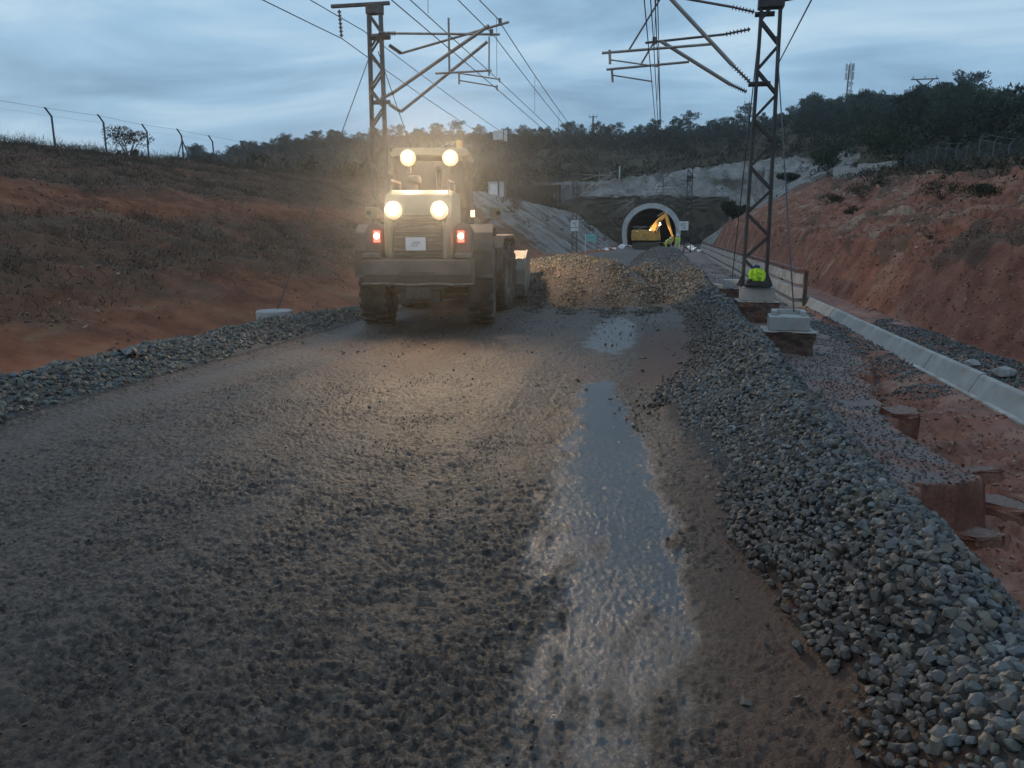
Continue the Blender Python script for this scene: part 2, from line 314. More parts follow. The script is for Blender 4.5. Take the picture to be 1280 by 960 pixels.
def coarse(X, Y):
    zc = np.clip(4.45 + (Y - 42) * .05, 3.5, 7.6)
    roadz = np.interp(Y, [-50, 0, 38, 52, 66, 84, 100, 140, 400], [0, 0, 0, .22, .1, -.2, -.25, -.5, -.5])
    # left side
    lx = -X
    zl1 = np.interp(lx, [5.7, 6.9, 7.4, 9, 12, 16, 21, 26, 34, 60, 150, 400], [0, 0, .02, .55, 1.55, 2.95, 4.3, 5.15, 5.6, 6.0, 8, 9])
    zl1 = zl1 + np.interp(lx, [7, 14, 26, 40], [0, .1, .45, .6]) * sstep(Y, 26, 44)
    zl2 = np.interp(lx, [5.7, 7.5, 8.3, 16, 18, 30, 60, 400], [0, 0, 0, 5.3, 5.45, 6.6, 8, 12])
    t = sstep(Y, 46, 64); zl = zl1 * (1 - t) + zl2 * t
    # right side
    wf = sstep(Y, 12, 22)
    gully = -.86 + .20 * wf - .0 * X + np.interp(X, [2, 3.4, 4.3], [0, 0.05, .28])
    shelf = -.30 - .06 * (X - 1.8) - .14 * wf
    g = sstep(gullyfield(X, Y), -.03, .05)
    zr0 = shelf * (1 - g) + gully * g
    zr0 = zr0 * sstep(X, 1.0, 1.9) * (1 - .55 * sstep(Y, 60, 95))
    X5 = np.interp(X, [4.1, 4.5, 5.2, 6.3], [0, 1, 1, 1])
    zr0 = zr0 * (1 - X5) + (-.60) * X5
    bx = (X - 6.2)
    rise = np.interp(bx, [0, 1, 10.8, 15, 24, 60, 200], [0, .45, 1, 1.12, 1.25, 1.6, 2])
    zr1 = -.60 + (zc + .6) * rise * (bx > 0)
    zr2 = -.45 + np.interp(X, [5.2, 17, 24, 30, 60, 200], [0, 9.0, 13.6, 14.2, 18, 24])
    t = sstep(Y, 98, 116); zr1 = zr1 * (1 - t) + zr2 * t
    zr = np.where(X < 6.2, zr0, zr1)
    z = np.where(X < -5.7, zl + roadz * (X > -8), np.where(X > 1.0, zr + (X < 1.9) * roadz * (1.9 - X) / .9, roadz))
    # portal steps and hill
    step = 8.1 * np.clip((Y - 140.5) / (1.1 + 16 * sstep(-X, 14.5, 19)), 0, 1) + 5.2 * sstep(Y, 143.5, 151) * np.interp(X, [-24, -12, 4, 20], [.15, .65, 1.0, 1.35])
    step = step * sstep(X, -27, -13.5) * (1 - sstep(X, 28, 60))
    Rg = np.interp(X, [-500, -300, -138, -105, -64, -31, 3, 26, 47, 65, 76, 89, 150, 300, 600], [16, 20, 22.5, 27, 28, 27, 28, 30, 30.5, 30, 32.5, 31, 31, 30, 26])
    Y0 = np.interp(X, [-150, -60, -46, -15, 14, 22, 30, 80, 200], [120, 92, 92, 150, 152, 120, 78, 60, 55])
    Zs = np.interp(X, [-60, -46, -15, 14, 22, 30], [6.4, 6.4, 11, 13.2, 10, 6.2])
    q = np.clip((Y - Y0) / (232 - Y0), 0, 1)
    hill = Zs + (Rg - Zs) * (q * q * (3 - 2 * q) * .6 + q * .4)
    hill = np.where(Y > Y0, np.maximum(hill - np.clip(Y - 236, 0, 900) * .06, 4), -9)
    back = np.maximum(step, hill)
    z = np.where(Y > 140, np.maximum(z, back), np.where(Y > Y0, np.maximum(z, hill), z))
    return z
def on(w, fn, X, Y):
    """weight w times fn(X, Y), evaluated only where w is not zero"""
    out = np.zeros(len(X)); k = np.abs(w) > 1e-4
    if k.any(): out[k] = w[k] * fn(X[k], Y[k])
    return out
def road_relief(X, Y):
    wet = wetmask(X, Y); smooth_ = np.clip(wet + .75 * drymask(X, Y) + .6 * redmask(X, Y), 0, 1)
    rut = .012 * np.sin((X + .15 * gnoise(Y * .3, Y * 0 + 3, 33)) * 7.0) + .02 * fbm(X * 1.0, Y * .35, .7, 3, 34)
    cl = .027 * fbm(X * .62, Y, .085, 5, 31, rough=.76) +  .020 * fbm(X * .8, Y, .05, 2, 35, rough=.75, kind='ridge') + .012 * fbm(X * .5, Y, .30, 3, 32)
    for xc, w_, am in ((-4.45, .24, .010), (-2.45, .24, .012), (-1.25, .20, .009), (-3.1, .18, .007)):
        cx_ = xc + .25 * gnoise(Y * .13, Y * 0 + xc, 39); d_ = np.abs(X - cx_)
        tr = (1 - sstep(d_, w_ * .8, w_)) * (.5 + .5 * sstep(fbm(X, Y, .9, 3, 40), -.35, .1))
        cl = cl - tr * am * (.7 + .9 * sstep(np.sin((Y + .45 * d_) * 2 * np.pi / .21), -.2, .45))
    patch = .55 + .55 * sstep(fbm(X, Y, .7, 4, 36), -.35, .4)
    return rut * (1 - .7 * wet) + cl * (1 - .80 * smooth_) * patch + .05 * fbm(X, Y, 2.2, 2, 37) - .006 * wet + wet * .0060 * fbm(X, Y, .028, 2, 38)
def height(X, Y, fine=True):
    z = coarse(X, Y)
    road = sstep(X, -6.0, -5.6) * (1 - sstep(X, .7, 1.0)) * (Y > -30)
    z = z + on(((X > -8.5) & (X < -4)) * sstep(Y, -8, -2) * (1 - sstep(Y, 26, 34)), left_windrow_h, X, Y)
    z = z + on(((X > -2) & (X < 2.6) & (Y < 90)) * 1.0, windrow_h, X, Y)
    z = z + pile_h(X, Y)
    # banks
    lb = sstep(-X, 7.3, 9.5) * (1 - sstep(Y, 50, 64)) * (1 - sstep(-X, 40, 60))
    z = z + on(lb, lambda x, y: .30 * fbm(x, y, 4, 4, 1) + .20 * fbm(x * .7, y, .9, 5, 5, rough=.6, kind='ridge'), X, Y)
    rb = sstep(X, 6.0, 7.6) * (1 - sstep(Y, 88, 108)) * (1 - sstep(X, 30, 40))
    z = z + on(rb, lambda x, y: .55 * fbm(x, y, 5, 3, 7) + .42 * fbm(x, y * .55, 1.3, 4, 9, kind='ridge') + .16 * np.round(3 * fbm(x, y, 2.0, 3, 12)) + .14 * fbm(x, y, .5, 3, 17, kind='ridge'), X, Y)
    k = rb * .30 + lb * .12; zs = z * 1.9 + on((k > 0) * 1.1, lambda x, y: fbm(x, y, 6, 3, 18), X, Y); st_ = zs - np.floor(zs)
    z = z + k * (sstep(st_, .0, .75) - st_)
    wo_ = sstep(X, 1.9, 2.3) * (1 - sstep(X, 5.8, 6.4)) * (Y < 95)
    z = z + on(wo_, lambda x, y: .03 * fbm(x, y, .4, 4, 13) + sstep(gullyfield(x, y), 0, .2) * (1 - sstep(x, 3.7, 4.3)) * (.06 * np.round(2.4 * fbm(x, y, .8, 3, 14)) + .16 * fbm(x, y, .9, 4, 14) + .09 * fbm(x, y, .35, 5, 15, rough=.6, kind='ridge')), X, Y)
    rise = sstep(X, 5.0, 5.6) * (1 - sstep(X, 6.3, 7.2)); z = z + on(rise, lambda x, y: .10 * (fbm(x, y, 1.5, 3, 16) + .6), X, Y)
    hl = np.clip(sstep(np.hypot(X, Y), 90, 160), 0, 1) * (sstep(Y, 151, 160) + (np.abs(X + 2) > 30)).clip(0, 1)
    z = z + on(hl, lambda x, y: 1.3 * fbm(x, y, 18, 3, 21) + .5 * fbm(x, y, 4, 3, 22, kind='billow'), X, Y)
    sc = ((Y > 60) & (Y < 150) & (X < -8.3) & (X > -17)) | ((Y > 95) & (X > 5.5) & (X < 40)) | ((Y > 141) & (Y < 152))
    z = z + on(sc * (.35 + .75 * (Y > 143.2)), lambda x, y: fbm(x, y, 3.2, 4, 25, kind='ridge'), X, Y)
    if fine: z = z + on(road, road_relief, X, Y)
    return z
def wetmask(X, Y):
    l = np.interp(Y, [1.2, 2.4, 3.3, 4.3, 5.9, 8.6, 9.4, 10.6, 11.9, 14.8, 16.5], [-.55, -.60, -.68, -.76, -.82, -.95, -.70, -.6, -1.3, -1.25, -1.0])
    r = np.interp(Y, [1.2, 2.4, 3.3, 4.3, 5.9, 8.6, 9.4, 10.6, 11.9, 14.8, 16.5], [.20, .24, .32, .26, .02, -.36, -.55, -.55, -.34, -.36, -.9])
    w = .13 * fbm(X, Y, .7, 4, 61) + .07 * fbm(X, Y, .16, 3, 66)
    m = sstep(X + w, l - .25, l + .40) * (1 - sstep(X + w, r - .26, r + .06))
    g = fbm(X, Y * .5, .20, 5, 67, rough=.6)
    g = g + .8 * fbm(X, Y * .10, .11, 3, 69) * (1 - sstep(Y, 3.5, 6))
    return sstep(m * (.70 + .30 * sstep(Y, 2.6, 4.5)) + .6 * g, .28, .86)
def drymask(X, Y):
    a = np.exp(-((X + 5.25 + .1 * gnoise(Y * .4, Y * 0, 62)) / .30) ** 2) * sstep(Y, 2, 5)
    b = .55 * np.exp(-((X + 3.55 + .1 * gnoise(Y * .4, Y * 0, 63)) / .22) ** 2) * sstep(-Y, -7, -4)
    for xc, w_, am in ((-4.45, .20, .55), (-2.45, .20, .60), (-1.25, .16, .45), (-1.62, .10, .4)):
        cx_ = xc + .25 * gnoise(Y * .13, Y * 0 + xc, 39); b = b + .7 * am * np.exp(-((X - cx_) / w_) ** 4)
    return np.clip((a + b) * (.55 + .9 * fbm(X, Y * .4, .8, 4, 64)), 0, 1)
def redmask(X, Y):
    w = .18 * fbm(X, Y, .8, 4, 65)
    a = sstep(X + w, -.42, -.25) * (1 - sstep(X + w, .5, .75)) * sstep(Y, 8.4, 9.3) * (1 - sstep(Y, 13, 15.5))
    b = .8 * sstep(X + w, .1, .4) * (1 - sstep(Y, 6.5, 8))
    c = .7 * np.exp(-((X + 3.2 + w) / .45) ** 2 - ((Y - 10.5) / 1.8) ** 2)  # c: reddish lamp reflection behind the loader, painted into the mud colour
    d = .8 * sstep(Y, 34, 44) * (1 - sstep(Y, 60, 75)) * sstep(fbm(X, Y, 5, 3, 68), -.25, .15)
    return np.clip(a + b + c + d, 0, 1)

def build_terrain():
    dense = np.arange(-47, 26, .126); mid1 = np.arange(-75, -47, .6); mid2 = np.arange(26.3, 55, .6)
    rest = np.arange(58, 285, 5.0)
    ang = np.radians(np.concatenate([mid1, dense, mid2, rest]))
    r = [0.25, .6, 1.0, 1.3, 1.5]; x = 1.6
    while x < 430:
        r.append(x)
        if x < 5: s = .010 + .0035 * (x - 1.6)
        elif x < 12: s = .022 + .006 * (x - 5)
        elif x < 34: s = .065 + .0045 * (x - 12)
        elif x < 90: s = .165 + .009 * (x - 34)
        elif x < 170: s = .85
        elif x < 260: s = 2.0
        else: s = (x - 259) * .2 + 2.0
        x += s
    r = np.array(r); na, nr = len(ang), len(r)
    A, Rr = np.meshgrid(ang, r, indexing='ij')
    X = (np.sin(A) * Rr).ravel(); Y = (np.cos(A) * Rr).ravel()
    Z = height(X, Y)
    V = np.stack([X, Y, Z], 1)
    i, j = np.meshgrid(np.arange(na), np.arange(nr - 1), indexing='ij'); i2 = (i + 1) % na
    F = np.stack([i * nr + j, i2 * nr + j, i2 * nr + j + 1, i * nr + j + 1], -1).reshape(-1, 4)[:, ::-1]
    C = V[F].mean(1); cx, cy, cz = C[:, 0], C[:, 1], C[:, 2]
    hole = (np.abs(cx + 2.45) < 5.6) & (cy > 139.5) & (cy < 142.2)
    hole2 = (V[F][:, :, 1].max(1) > 140.2) & (V[F][:, :, 1].min(1) < 141.7) & (np.abs(cx + 2.45) < 5.4)
    keep = ~(hole | hole2)
    shot = (((cy > 57 + 4 * gnoise(cx * .3, cy * .3, 71)) & (cy < 152.5) & (cx < -8.0) & (cx > -16.8 + 1.5 * gnoise(cx * .3, cy * .2, 72)))
            | ((cy > 105 + 5 * gnoise(cx * .2, cy * .2, 73)) & (cy < 153) & (cx > 5.4) & (cx < 23.5 + 2 * gnoise(cx * .2, cy * .2, 74)))
            | ((cy > 139.5) & (cy < 152.5 + 2 * gnoise(cx * .3, cy * .3, 75)) & (cx > -20 + 2 * gnoise(cx * .3, cy * .3, 76)) & (cx < 24)))
    far = ((np.hypot(cx, cy) > 62) & (cx < -16)) | (cy > 152) | (cx < -50) | ((cx > 24) & (cy > 40)) | (cx > 45) | (cy > 105)
    road = (cx > -5.75) & (cx < .95)
    reg = np.where(road, 0, np.where(cx < 0, 1, np.where(cx < 6.1, 2, 3)))
    reg = np.where(far & (np.abs(cx + 2.5) > 6), 5, reg); reg = np.where(far & (cy > 141.7), 5, reg)
    reg = np.where(shot, 4, reg)
    names = [('haul_road', 'mud', 'muddy rutted construction road'), ('left_bank', 'leftbank', 0), ('washed_out_shoulder', 'washout', 0), ('right_bank', 'redbank', 0), ('shotcrete_slope', 'shotcrete', 0), ('hill', 'hill', 0)]
    bz = Z
    slope_scrub = scrubmask_left(X, Y, Z)
    rdm = ((X > -6.2) & (X < 1.4)) * 1.0
    at = {'wet': on(rdm, wetmask, X, Y) * 0.88, 'red': on(rdm, redmask, X, Y), 'dry': on(rdm, drymask, X, Y) * .8,
          'scrub': np.where(X < 0, slope_scrub, scrubmask_right(X, Y, Z)),
          'grit_gap_shade': np.where(X < -3, sstep(X + .15 * fbm(X, Y, .6, 3, 83), -7.25, -7.0) * (X < -5.7), sstep(X + .1 * fbm(X, Y, .4, 3, 84) - foot(Y), .05, .2) * (1 - sstep(X, 1.65, 1.9))) * (Y < 46),
          'pale': sstep(fbm(X, Y, 1.5, 5, 81) + .25 * fbm(X, Y, 7, 2, 85), .14, .36) * (X > 6) * sstep(Y, 24, 34),
          'gravelly': (1 - sstep(gullyfield(X, Y), -.16, -.06)) * (X < 4.4) * sstep(fbm(X, Y, .8, 4, 82), -.42, .05)}
    want = {0: ['wet', 'red', 'dry', 'grit_gap_shade'], 1: ['scrub', 'grit_gap_shade'], 2: ['gravelly', 'grit_gap_shade'], 3: ['pale', 'scrub'], 4: [], 5: []}
    for k, (nm, mt, lb) in enumerate(names):
        f = F[keep & (reg == k)]; u, inv = np.unique(f, return_inverse=True)
        me = np_mesh(nm, V[u], inv.reshape(-1, 4), True, None, {a: at[a][u] for a in want[k]})
        tag(link(nm, me, M[mt]), kind='structure')
def scrubmask_left(X, Y, Z):
    n = .5 * fbm(X, Y, 3.5, 4, 91)
    up = sstep(Z + n, 2.6, 3.2); md = sstep(Z + n * 1.2, .45, .9) * (1 - sstep(Z + n, 1.9, 2.4))
    md = md * (.75 + .25 * sstep(-X + .3 * Y, 12, 18))
    return np.clip(np.maximum(up, md) * (X < -7.5) * (.75 + .5 * fbm(X, Y, 1.1, 3, 92)), 0, 1)
def scrubmask_right(X, Y, Z):
    return np.clip(sstep(fbm(X, Y, 2.6, 4, 93) + .35 * sstep(X, 12, 18) + .2 * sstep(-Y, -36, -22), .18, .40) * (X > 7), 0, 1) * .8
build_terrain()
def gz(x, y): return float(height(np.array([float(x)]), np.array([float(y)]), False)[0])

# ------------------------------------------------------------------ tunnel portal
TX, TY = -2.45, 140.0
def arch_pts(rx, top, z0, n=30):
    # horseshoe: straight flared sides then a round crown
    pts = []
    spring = z0 + (top - z0) * .38
    for i in range(5): pts.append((TX - rx * (.95 + .05 * i / 4), z0 + (spring - z0) * i / 5))
    for i in range(n + 1):
        a = math.pi - math.pi * i / n; pts.append((TX + rx * math.cos(a), spring + (top - spring) * math.sin(a)))
    for i in range(5): j = 4 - i; pts.append((TX + rx * (.95 + .05 * j / 4), z0 + (spring - z0) * j / 5))
    return pts
def tunnel():
    root = empty('tunnel_portal', (0, 0, 0)); tag(root, 'grey concrete arched railway tunnel mouth at the end of the cutting', 'tunnel')
    inn, out = arch_pts(4.20, 5.98, -.6), arch_pts(4.98, 6.82, -.6)
    n = len(inn); b = MB(); v = []; f = []
    for y in (TY - 3.2, TY + .6):
        v += [(x, y, z) for x, z in inn] + [(x, y, z) for x, z in out]
    for i in range(n - 1):
        f += [(i, i + 1, n + i + 1, n + i), (2 * n + i, 3 * n + i, 3 * n + i + 1, 2 * n + i + 1), (i, 2 * n + i, 2 * n + i + 1, i + 1), (n + i, n + i + 1, 3 * n + i + 1, 3 * n + i)]
    b.add(v, f); b.build('arch_ring', M['ringcon'], root, smooth='auto')
    w = MB(); v = []; f = []
    big = []
    for (x, z) in out:
        dx, dz = x - TX, z - 1.0; t = min((15.5 if dx < 0 else 13.) / max(abs(dx), 1e-3), 7.2 / max(dz, 1e-3)) if dz > 0 else (15.5 if dx < 0 else 13.) / max(abs(dx), 1e-3)
        big.append((TX + dx * t, max(-.8, 1.0 + dz * t)))
    KK = 12
    for k in range(KK + 1):
        t = k / KK
        for i in range(n):
            jz = random.uniform(-.32, .32) if 0 < k < KK else 0
            v.append((out[i][0] * (1 - t) + big[i][0] * t + jz * .5, TY + (random.uniform(-.30, .22) if 0 < k else 0), out[i][1] * (1 - t) + big[i][1] * t + (jz if k < KK else random.uniform(-.45, .1)) * (1 if big[i][1] > 0 else 0)))
    for k in range(KK):
        for i in range(n - 1): a = k * n + i; f.append((a, a + 1, a + n + 1, a + n))
    w.add(v, f); w.build('portal_wall', M['darkface'], root)
    l = MB(); v = []; f = []
    for y in (TY + .6, TY + 25, TY + 70): v += [(x, y, z) for x, z in inn]
    for k in range(2):
        for i in range(n - 1): f.append((k * n + i, k * n + i + 1, (k + 1) * n + i + 1, (k + 1) * n + i))
    f.append(tuple(range(2 * n, 3 * n))); l.add(v, f)
    fl = MB(); fl.box((TX, TY + 33, -.72), (8.6, 75, .2)); fl.build('tunnel_floor', M['mud'], root)
    l.build('lining', M['darkface'], root, smooth=True)
    for (x, y, z) in ((-4.4, TY + 4, 4.8), (-.6, TY + 4, 5.0), (-4.4, TY + 12, 4.9)):
        c = MB(); c.tube((x - 1.3, y, z - .5), (x + .7, y, z), .05); c.tube((x - 1.3, y, z), (x + .9, y, z + .05), .05); c.build('cantilever_arm', M['tube'], root)
tunnel()

# ------------------------------------------------------------------ stones
def rock_proto(npts, seed, flat=.7):
    rr = random.Random(seed); bm = bmesh.new()
    for _ in range(npts):
        v = Vector((rr.gauss(0, 1), rr.gauss(0, 1), rr.gauss(0, 1))).normalized(); k = rr.uniform(.82, 1.0)
        bm.verts.new((v.x * k, v.y * k * .78, v.z * k * flat))
    r = bmesh.ops.convex_hull(bm, input=bm.verts)
    bmesh.ops.delete(bm, geom=[v for v in bm.verts if not v.link_faces], context='VERTS')
    bmesh.ops.triangulate(bm, faces=bm.faces); bm.verts.index_update()
    V = np.array([v.co[:] for v in bm.verts]); F = np.array([[v.index for v in f.verts] for f in bm.faces]); bm.free()
    return V, F
PROTO_TOP = [rock_proto(40, 400 + i, .55 + .06 * (i % 5)) for i in range(16)]
PROTO_XS = [rock_proto(8, 500 + i, .65) for i in range(8)]
PROTO_HI = [rock_proto(17, 100 + i, .55 + .06 * (i % 5)) for i in range(12)]
PROTO_LO = [rock_proto(11, 200 + i, .6 + .05 * (i % 4)) for i in range(8)]
PAL = .62 * np.array([(.170, .132, .095), (.120, .105, .090), (.190, .170, .140), (.140, .112, .088), (.165, .180, .190), (.130, .145, .155), (.205, .215, .215), (.180, .190, .175), (.110, .115, .120), (.215, .195, .160), (.150, .165, .180), (.250, .250, .240), (.155, .125, .100), (.095, .105, .118)])
def rand_rot(n, tilt=1.0):
    q = rng.normal(size=(n, 4)); q[:, 1:3] *= tilt; q /= np.linalg.norm(q, axis=1)[:, None]
    w, x, y, z = q.T
    return np.stack([1 - 2 * (y * y + z * z), 2 * (x * y - z * w), 2 * (x * z + y * w), 2 * (x * y + z * w), 1 - 2 * (x * x + z * z), 2 * (y * z - x * w), 2 * (x * z - y * w), 2 * (y * z + x * w), 1 - 2 * (x * x + y * y)], 1).reshape(n, 3, 3)
def mudstain(P):
    f = P[:, 0] - foot(P[:, 1]); return np.where((P[:, 0] > -1.8) & (P[:, 0] < 2), np.clip(.95 - f / .45, .0, .9) * (f > -.3) + .55 * sstep(fbm(P[:, 0], P[:, 1], .8, 3, 130), .05, .35), 0).clip(0, .92)
def stones(P, S, protos, tint=(1, 1, 1), tilt=.7, vary=.34):
    Vs, Fs, Cs = [], [], []; base = 0; n = len(P); pid = rng.randint(0, len(protos), n)
    ci = rng.randint(0, len(PAL), n); cc = PAL[ci] * rng.uniform(1 - vary, 1 + vary, (n, 1)) * np.array(tint)
    md = mudstain(P)[:, None] * rng.uniform(.5, 1, (n, 1)); cc = cc * (1 - md) + np.array([.085, .060, .045]) * md
    for k, (v, f) in enumerate(protos):
        ix = np.where(pid == k)[0]
        if not len(ix): continue
        Rm = rand_rot(len(ix), tilt)
        W_ = np.einsum('nij,vj->nvi', Rm, v) * S[ix][:, None, None] + P[ix][:, None, :]
        Vs.append(W_.reshape(-1, 3)); m = len(v)
        Fs.append((f[None] + (np.arange(len(ix)) * m)[:, None, None] + base).reshape(-1, 3)); base += len(ix) * m
        Cs.append(np.repeat(cc[ix], m, 0))
    return np.concatenate(Vs), np.concatenate(Fs), np.concatenate(Cs)
def jgrid(x0, x1, y0, y1, s):
    gx, gy = np.meshgrid(np.arange(x0, x1, s), np.arange(y0, y1, s)); gx = gx.ravel() + rng.uniform(-.5, .5, gx.size) * s; gy = gy.ravel() + rng.uniform(-.5, .5, gy.size) * s
    return gx, gy
def stone_points(x0, x1, y0, y1, s, inside, size, lift=.35):
    x, y = jgrid(x0, x1, y0, y1, s); k = inside(x, y); x, y = x[k], y[k]
    S = size * rng.lognormal(0, .34, len(x)).clip(.45, 1.65)
    z = height(x, y, False) + S * rng.uniform(-.15, lift, len(x)); return np.stack([x, y, z], 1), S
def windrow(name, label, runs, near_key, nnear, tint=(1, 1, 1)):
    root = empty(name, runs[0][0]); tag(root, label, 'gravel')
    for k, (org, P, S, hi) in enumerate(runs):
        if k == 0:
            o = np.argsort(near_key(P)); idx = o[:nnear]; rest = o[nnear:]
            for i in idx:
                v, f = PROTO_TOP[rng.randint(len(PROTO_TOP))]; c = PAL[rng.randint(len(PAL))] * rng.uniform(.8, 1.2) * np.array(tint)
                W_ = (rand_rot(1, .7)[0] @ v.T).T * S[i]
                me = np_mesh('stone', W_, f, False, np.repeat(c[None], len(v), 0)); so = link('stone', me, M['stone'], root); so.location = Vector(P[i]) - Vector(runs[0][0])
            P, S = P[rest], S[rest]
        V, F, C = stones(P, S, PROTO_HI if hi else PROTO_LO, tint)
        V = V - np.array(runs[0][0]); me = np_mesh('loose_stones', V, F, False, C); so = link('loose_stones', me, M['stone'], root); tag(so, kind='stuff')
    return root
def in_right(x, y):
    n = .16 * fbm(x, y, .5, 3, 101); e = .04 * rng.normal(size=len(x))
    return (x + n + e > foot(y)) & (x + n * .8 + e < 1.80 + .12 * sstep(y, 8, 20) - .35 * sstep(y, 20, 40)) & ~((np.abs(x - 2.15) < .55) & (np.abs(y - 14) < .5))
Pn, Sn = stone_points(.2, 2.1, 1.7, 7.5, .030, in_right, .0235, .55)
Pm, Sm = stone_points(-.5, 2.3, 7.5, 15, .042, in_right, .030, .5)
Pf, Sf = stone_points(-1.8, 2.4, 15, 62, .105, in_right, .058)
windrow('gravel_windrow', 'long ridge of grey ballast stones heaped along the right edge of the muddy road',
        [((1.1, 3.0, 0.0), Pn, Sn, True), (None, Pm, Sm, False), (None, Pf, Sf, False)], lambda P: np.hypot(P[:, 0] - 1.0, P[:, 1] - 2.0) - .8 * P[:, 2], 300)
def in_left(x, y):
    n = .14 * fbm(x, y, .5, 3, 102)
    return (x + n > -7.0 + .2 * sstep(y, 9, 12)) & (x + n < -5.72 - .05 * y / 10) & ~((np.abs(x + 7.0) < .42) & (np.abs(y - 13) < .4))
Pn, Sn = stone_points(-7.2, -5.5, 3.4, 9.5, .048, in_left, .036)
Pm, Sm = stone_points(-7.3, -5.5, 9.5, 17, .056, in_left, .036)
Pf, Sf = stone_points(-7.4, -5.6, 17, 34, .10, in_left, .055)
windrow('ballast_strip', 'strip of loose grey ballast along the foot of the left bank',
        [((-6.3, 6.0, 0.0), Pn, Sn, True), (None, Pm, Sm, False), (None, Pf, Sf, False)], lambda P: np.hypot(P[:, 0] + 5.6, P[:, 1] - 5.2), 300, (1.0, 1.02, .96))
def in_pile(x, y): return (pile_h(x, y) > .02) | ((np.hypot((x + 1.6) / 2.6, (y - 19.5) / 3.6) < 1) & (fbm(x, y, .6, 3, 103) > .02) & (rng.rand(len(x)) < .8))
Pp, Sp = stone_points(-5.2, 1.2, 15.8, 25.5, .064, in_pile, .035, .6)
V, F, C = stones(Pp, Sp, PROTO_XS, (.95, .93, .78)); o0 = np.array([-2.35, 20.0, 0])
po = link('gravel_pile', np_mesh('gravel_pile', V - o0, F, False, C), M['stone']); po.location = o0
tag(po, 'tall heap of gravel being pushed by the loader bucket', 'gravel', kind='stuff')
# stones spilled on the road, pebbles on the washed out shelf, gravel patches by the gutter
def spill(name, label, x0, x1, y0, y1, s, inside, size, tint, lift=.3):
    P, S = stone_points(x0, x1, y0, y1, s, inside, size, lift)
    V, F, C = stones(P, S, PROTO_XS, tint, .5); o = link(name, np_mesh(name, V - np.array([x0, y0, 0]), F, False, C), M['stone']); o.location = (x0, y0, 0)
    tag(o, label, 'gravel', kind='stuff')
spill('shelf_pebbles', 'fine pinkish gravel covering the undercut shelf beside the gutter', 1.5, 4.2, 4.5, 17, .052,
      lambda x, y: (gullyfield(x, y) < -.05) & (x > 1.65) & (fbm(x, y, .7, 3, 104) > -.28) & ~((np.abs(x - 2.15) < .5) & (np.abs(y - 14) < .45)), .019, (1.25, 1.08, 1.08), .5)
spill('shelf_pebbles', 'sparse pale rubble on the washed out ground around the mast foundations', 1.6, 4.1, 17, 60, .16,
      lambda x, y: (fbm(x, y, 1.5, 3, 105) > .0), .035, (1.2, 1.05, 1.0))
spill('gutter_gravel', 'bluish gravel spread behind the concrete gutter at the bank foot', 5.0, 7.4, 12.5, 23, .055,
      lambda x, y: (np.hypot((x - 5.55) / .75, (y - 17) / 4.2) + .35 * fbm(x, y, .9, 3, 106) < 1) & (x < 6.15), .036, (.9, 1.0, 1.08))
spill('gutter_gravel', 'bluish gravel lying in the wash on the road side of the gutter', 3.1, 4.5, 12, 27, .055,
      lambda x, y: (np.abs(x - 3.95) < .42 + .25 * fbm(x, y, 1.2, 3, 107)) & (fbm(x, y, 1.6, 3, 108) > -.12), .034, (.9, 1.0, 1.06))
def in_roadstones(x, y): return (rng.rand(len(x)) < .05 * sstep(y, 5, 14) + .30 * np.exp(-((x - foot(y) + .12) / .16) ** 2) + .35 * np.exp(-((x + 1.2) / 1.5) ** 2 - ((y - 17) / 2) ** 2)) & ((x < foot(y) + .1))
spill('road_stones', 'stray ballast stones trodden into the muddy road', -5.6, .9, 2.0, 26, .085, in_roadstones, .024, (.95, .85, .78), .1)



def in_clods(x, y): return (wetmask(x, y) < .4) & (x > -5.5) & (x < foot(y)) & (rng.rand(len(x)) < .10 + .9 * sstep(fbm(x, y, .8, 3, 120), .0, .4))
def clods(name, label, x0, x1, y0, y1, s_, inside, size, tints, mt='stone', lift=.2, cat='soil'):
    global PAL
    P, S = stone_points(x0, x1, y0, y1, s_, inside, size, lift); keep = PAL; PAL = np.array(tints)
    V, F, C = stones(P, S, PROTO_XS, (1, 1, 1), .5); PAL = keep
    o = link(name, np_mesh(name, V - np.array([x0, y0, 0]), F, False, C), M[mt]); o.location = (x0, y0, 0); tag(o, label, cat, kind='stuff')
MUDT = [(.085, .058, .042), (.055, .038, .028), (.115, .082, .060), (.045, .036, .031)]
REDT = [(.235, .098, .062), (.165, .066, .042), (.30, .165, .11), (.20, .11, .08), (.27, .19, .14)]
clods('mud_clods', 'loose crumbs of mud strewn over the near haul road', -5.5, .8, 2.0, 9, .052, in_clods, .0095, MUDT, lift=.35)
clods('bank_clods', 'loose red clods and stones on the right bank', 6.0, 17, 22, 90, .28, lambda x, y: fbm(x, y, 2.2, 4, 121) > -.02, .075, REDT)
clods('bank_clods', 'crumbled red earth along the foot of the near right bank', 5.3, 12, 10, 30, .13, lambda x, y: (fbm(x, y, 1.5, 4, 124) > .0) & (x > 6.1), .040, REDT)
clods('bank_clods', 'loose red clods and stones on the left bank', -26, -7.2, 7, 60, .24, lambda x, y: (fbm(x, y, 1.8, 4, 122) > .08) & (rng.rand(len(x)) < .75), .048, REDT)
clods('gully_clods', 'crumbled red earth in the washed out gully beside the gravel shelf', 1.8, 4.4, 3.5, 27, .075, lambda x, y: (gullyfield(x, y) > -.12) & (fbm(x, y, .6, 3, 123) > -.08), .026, REDT)
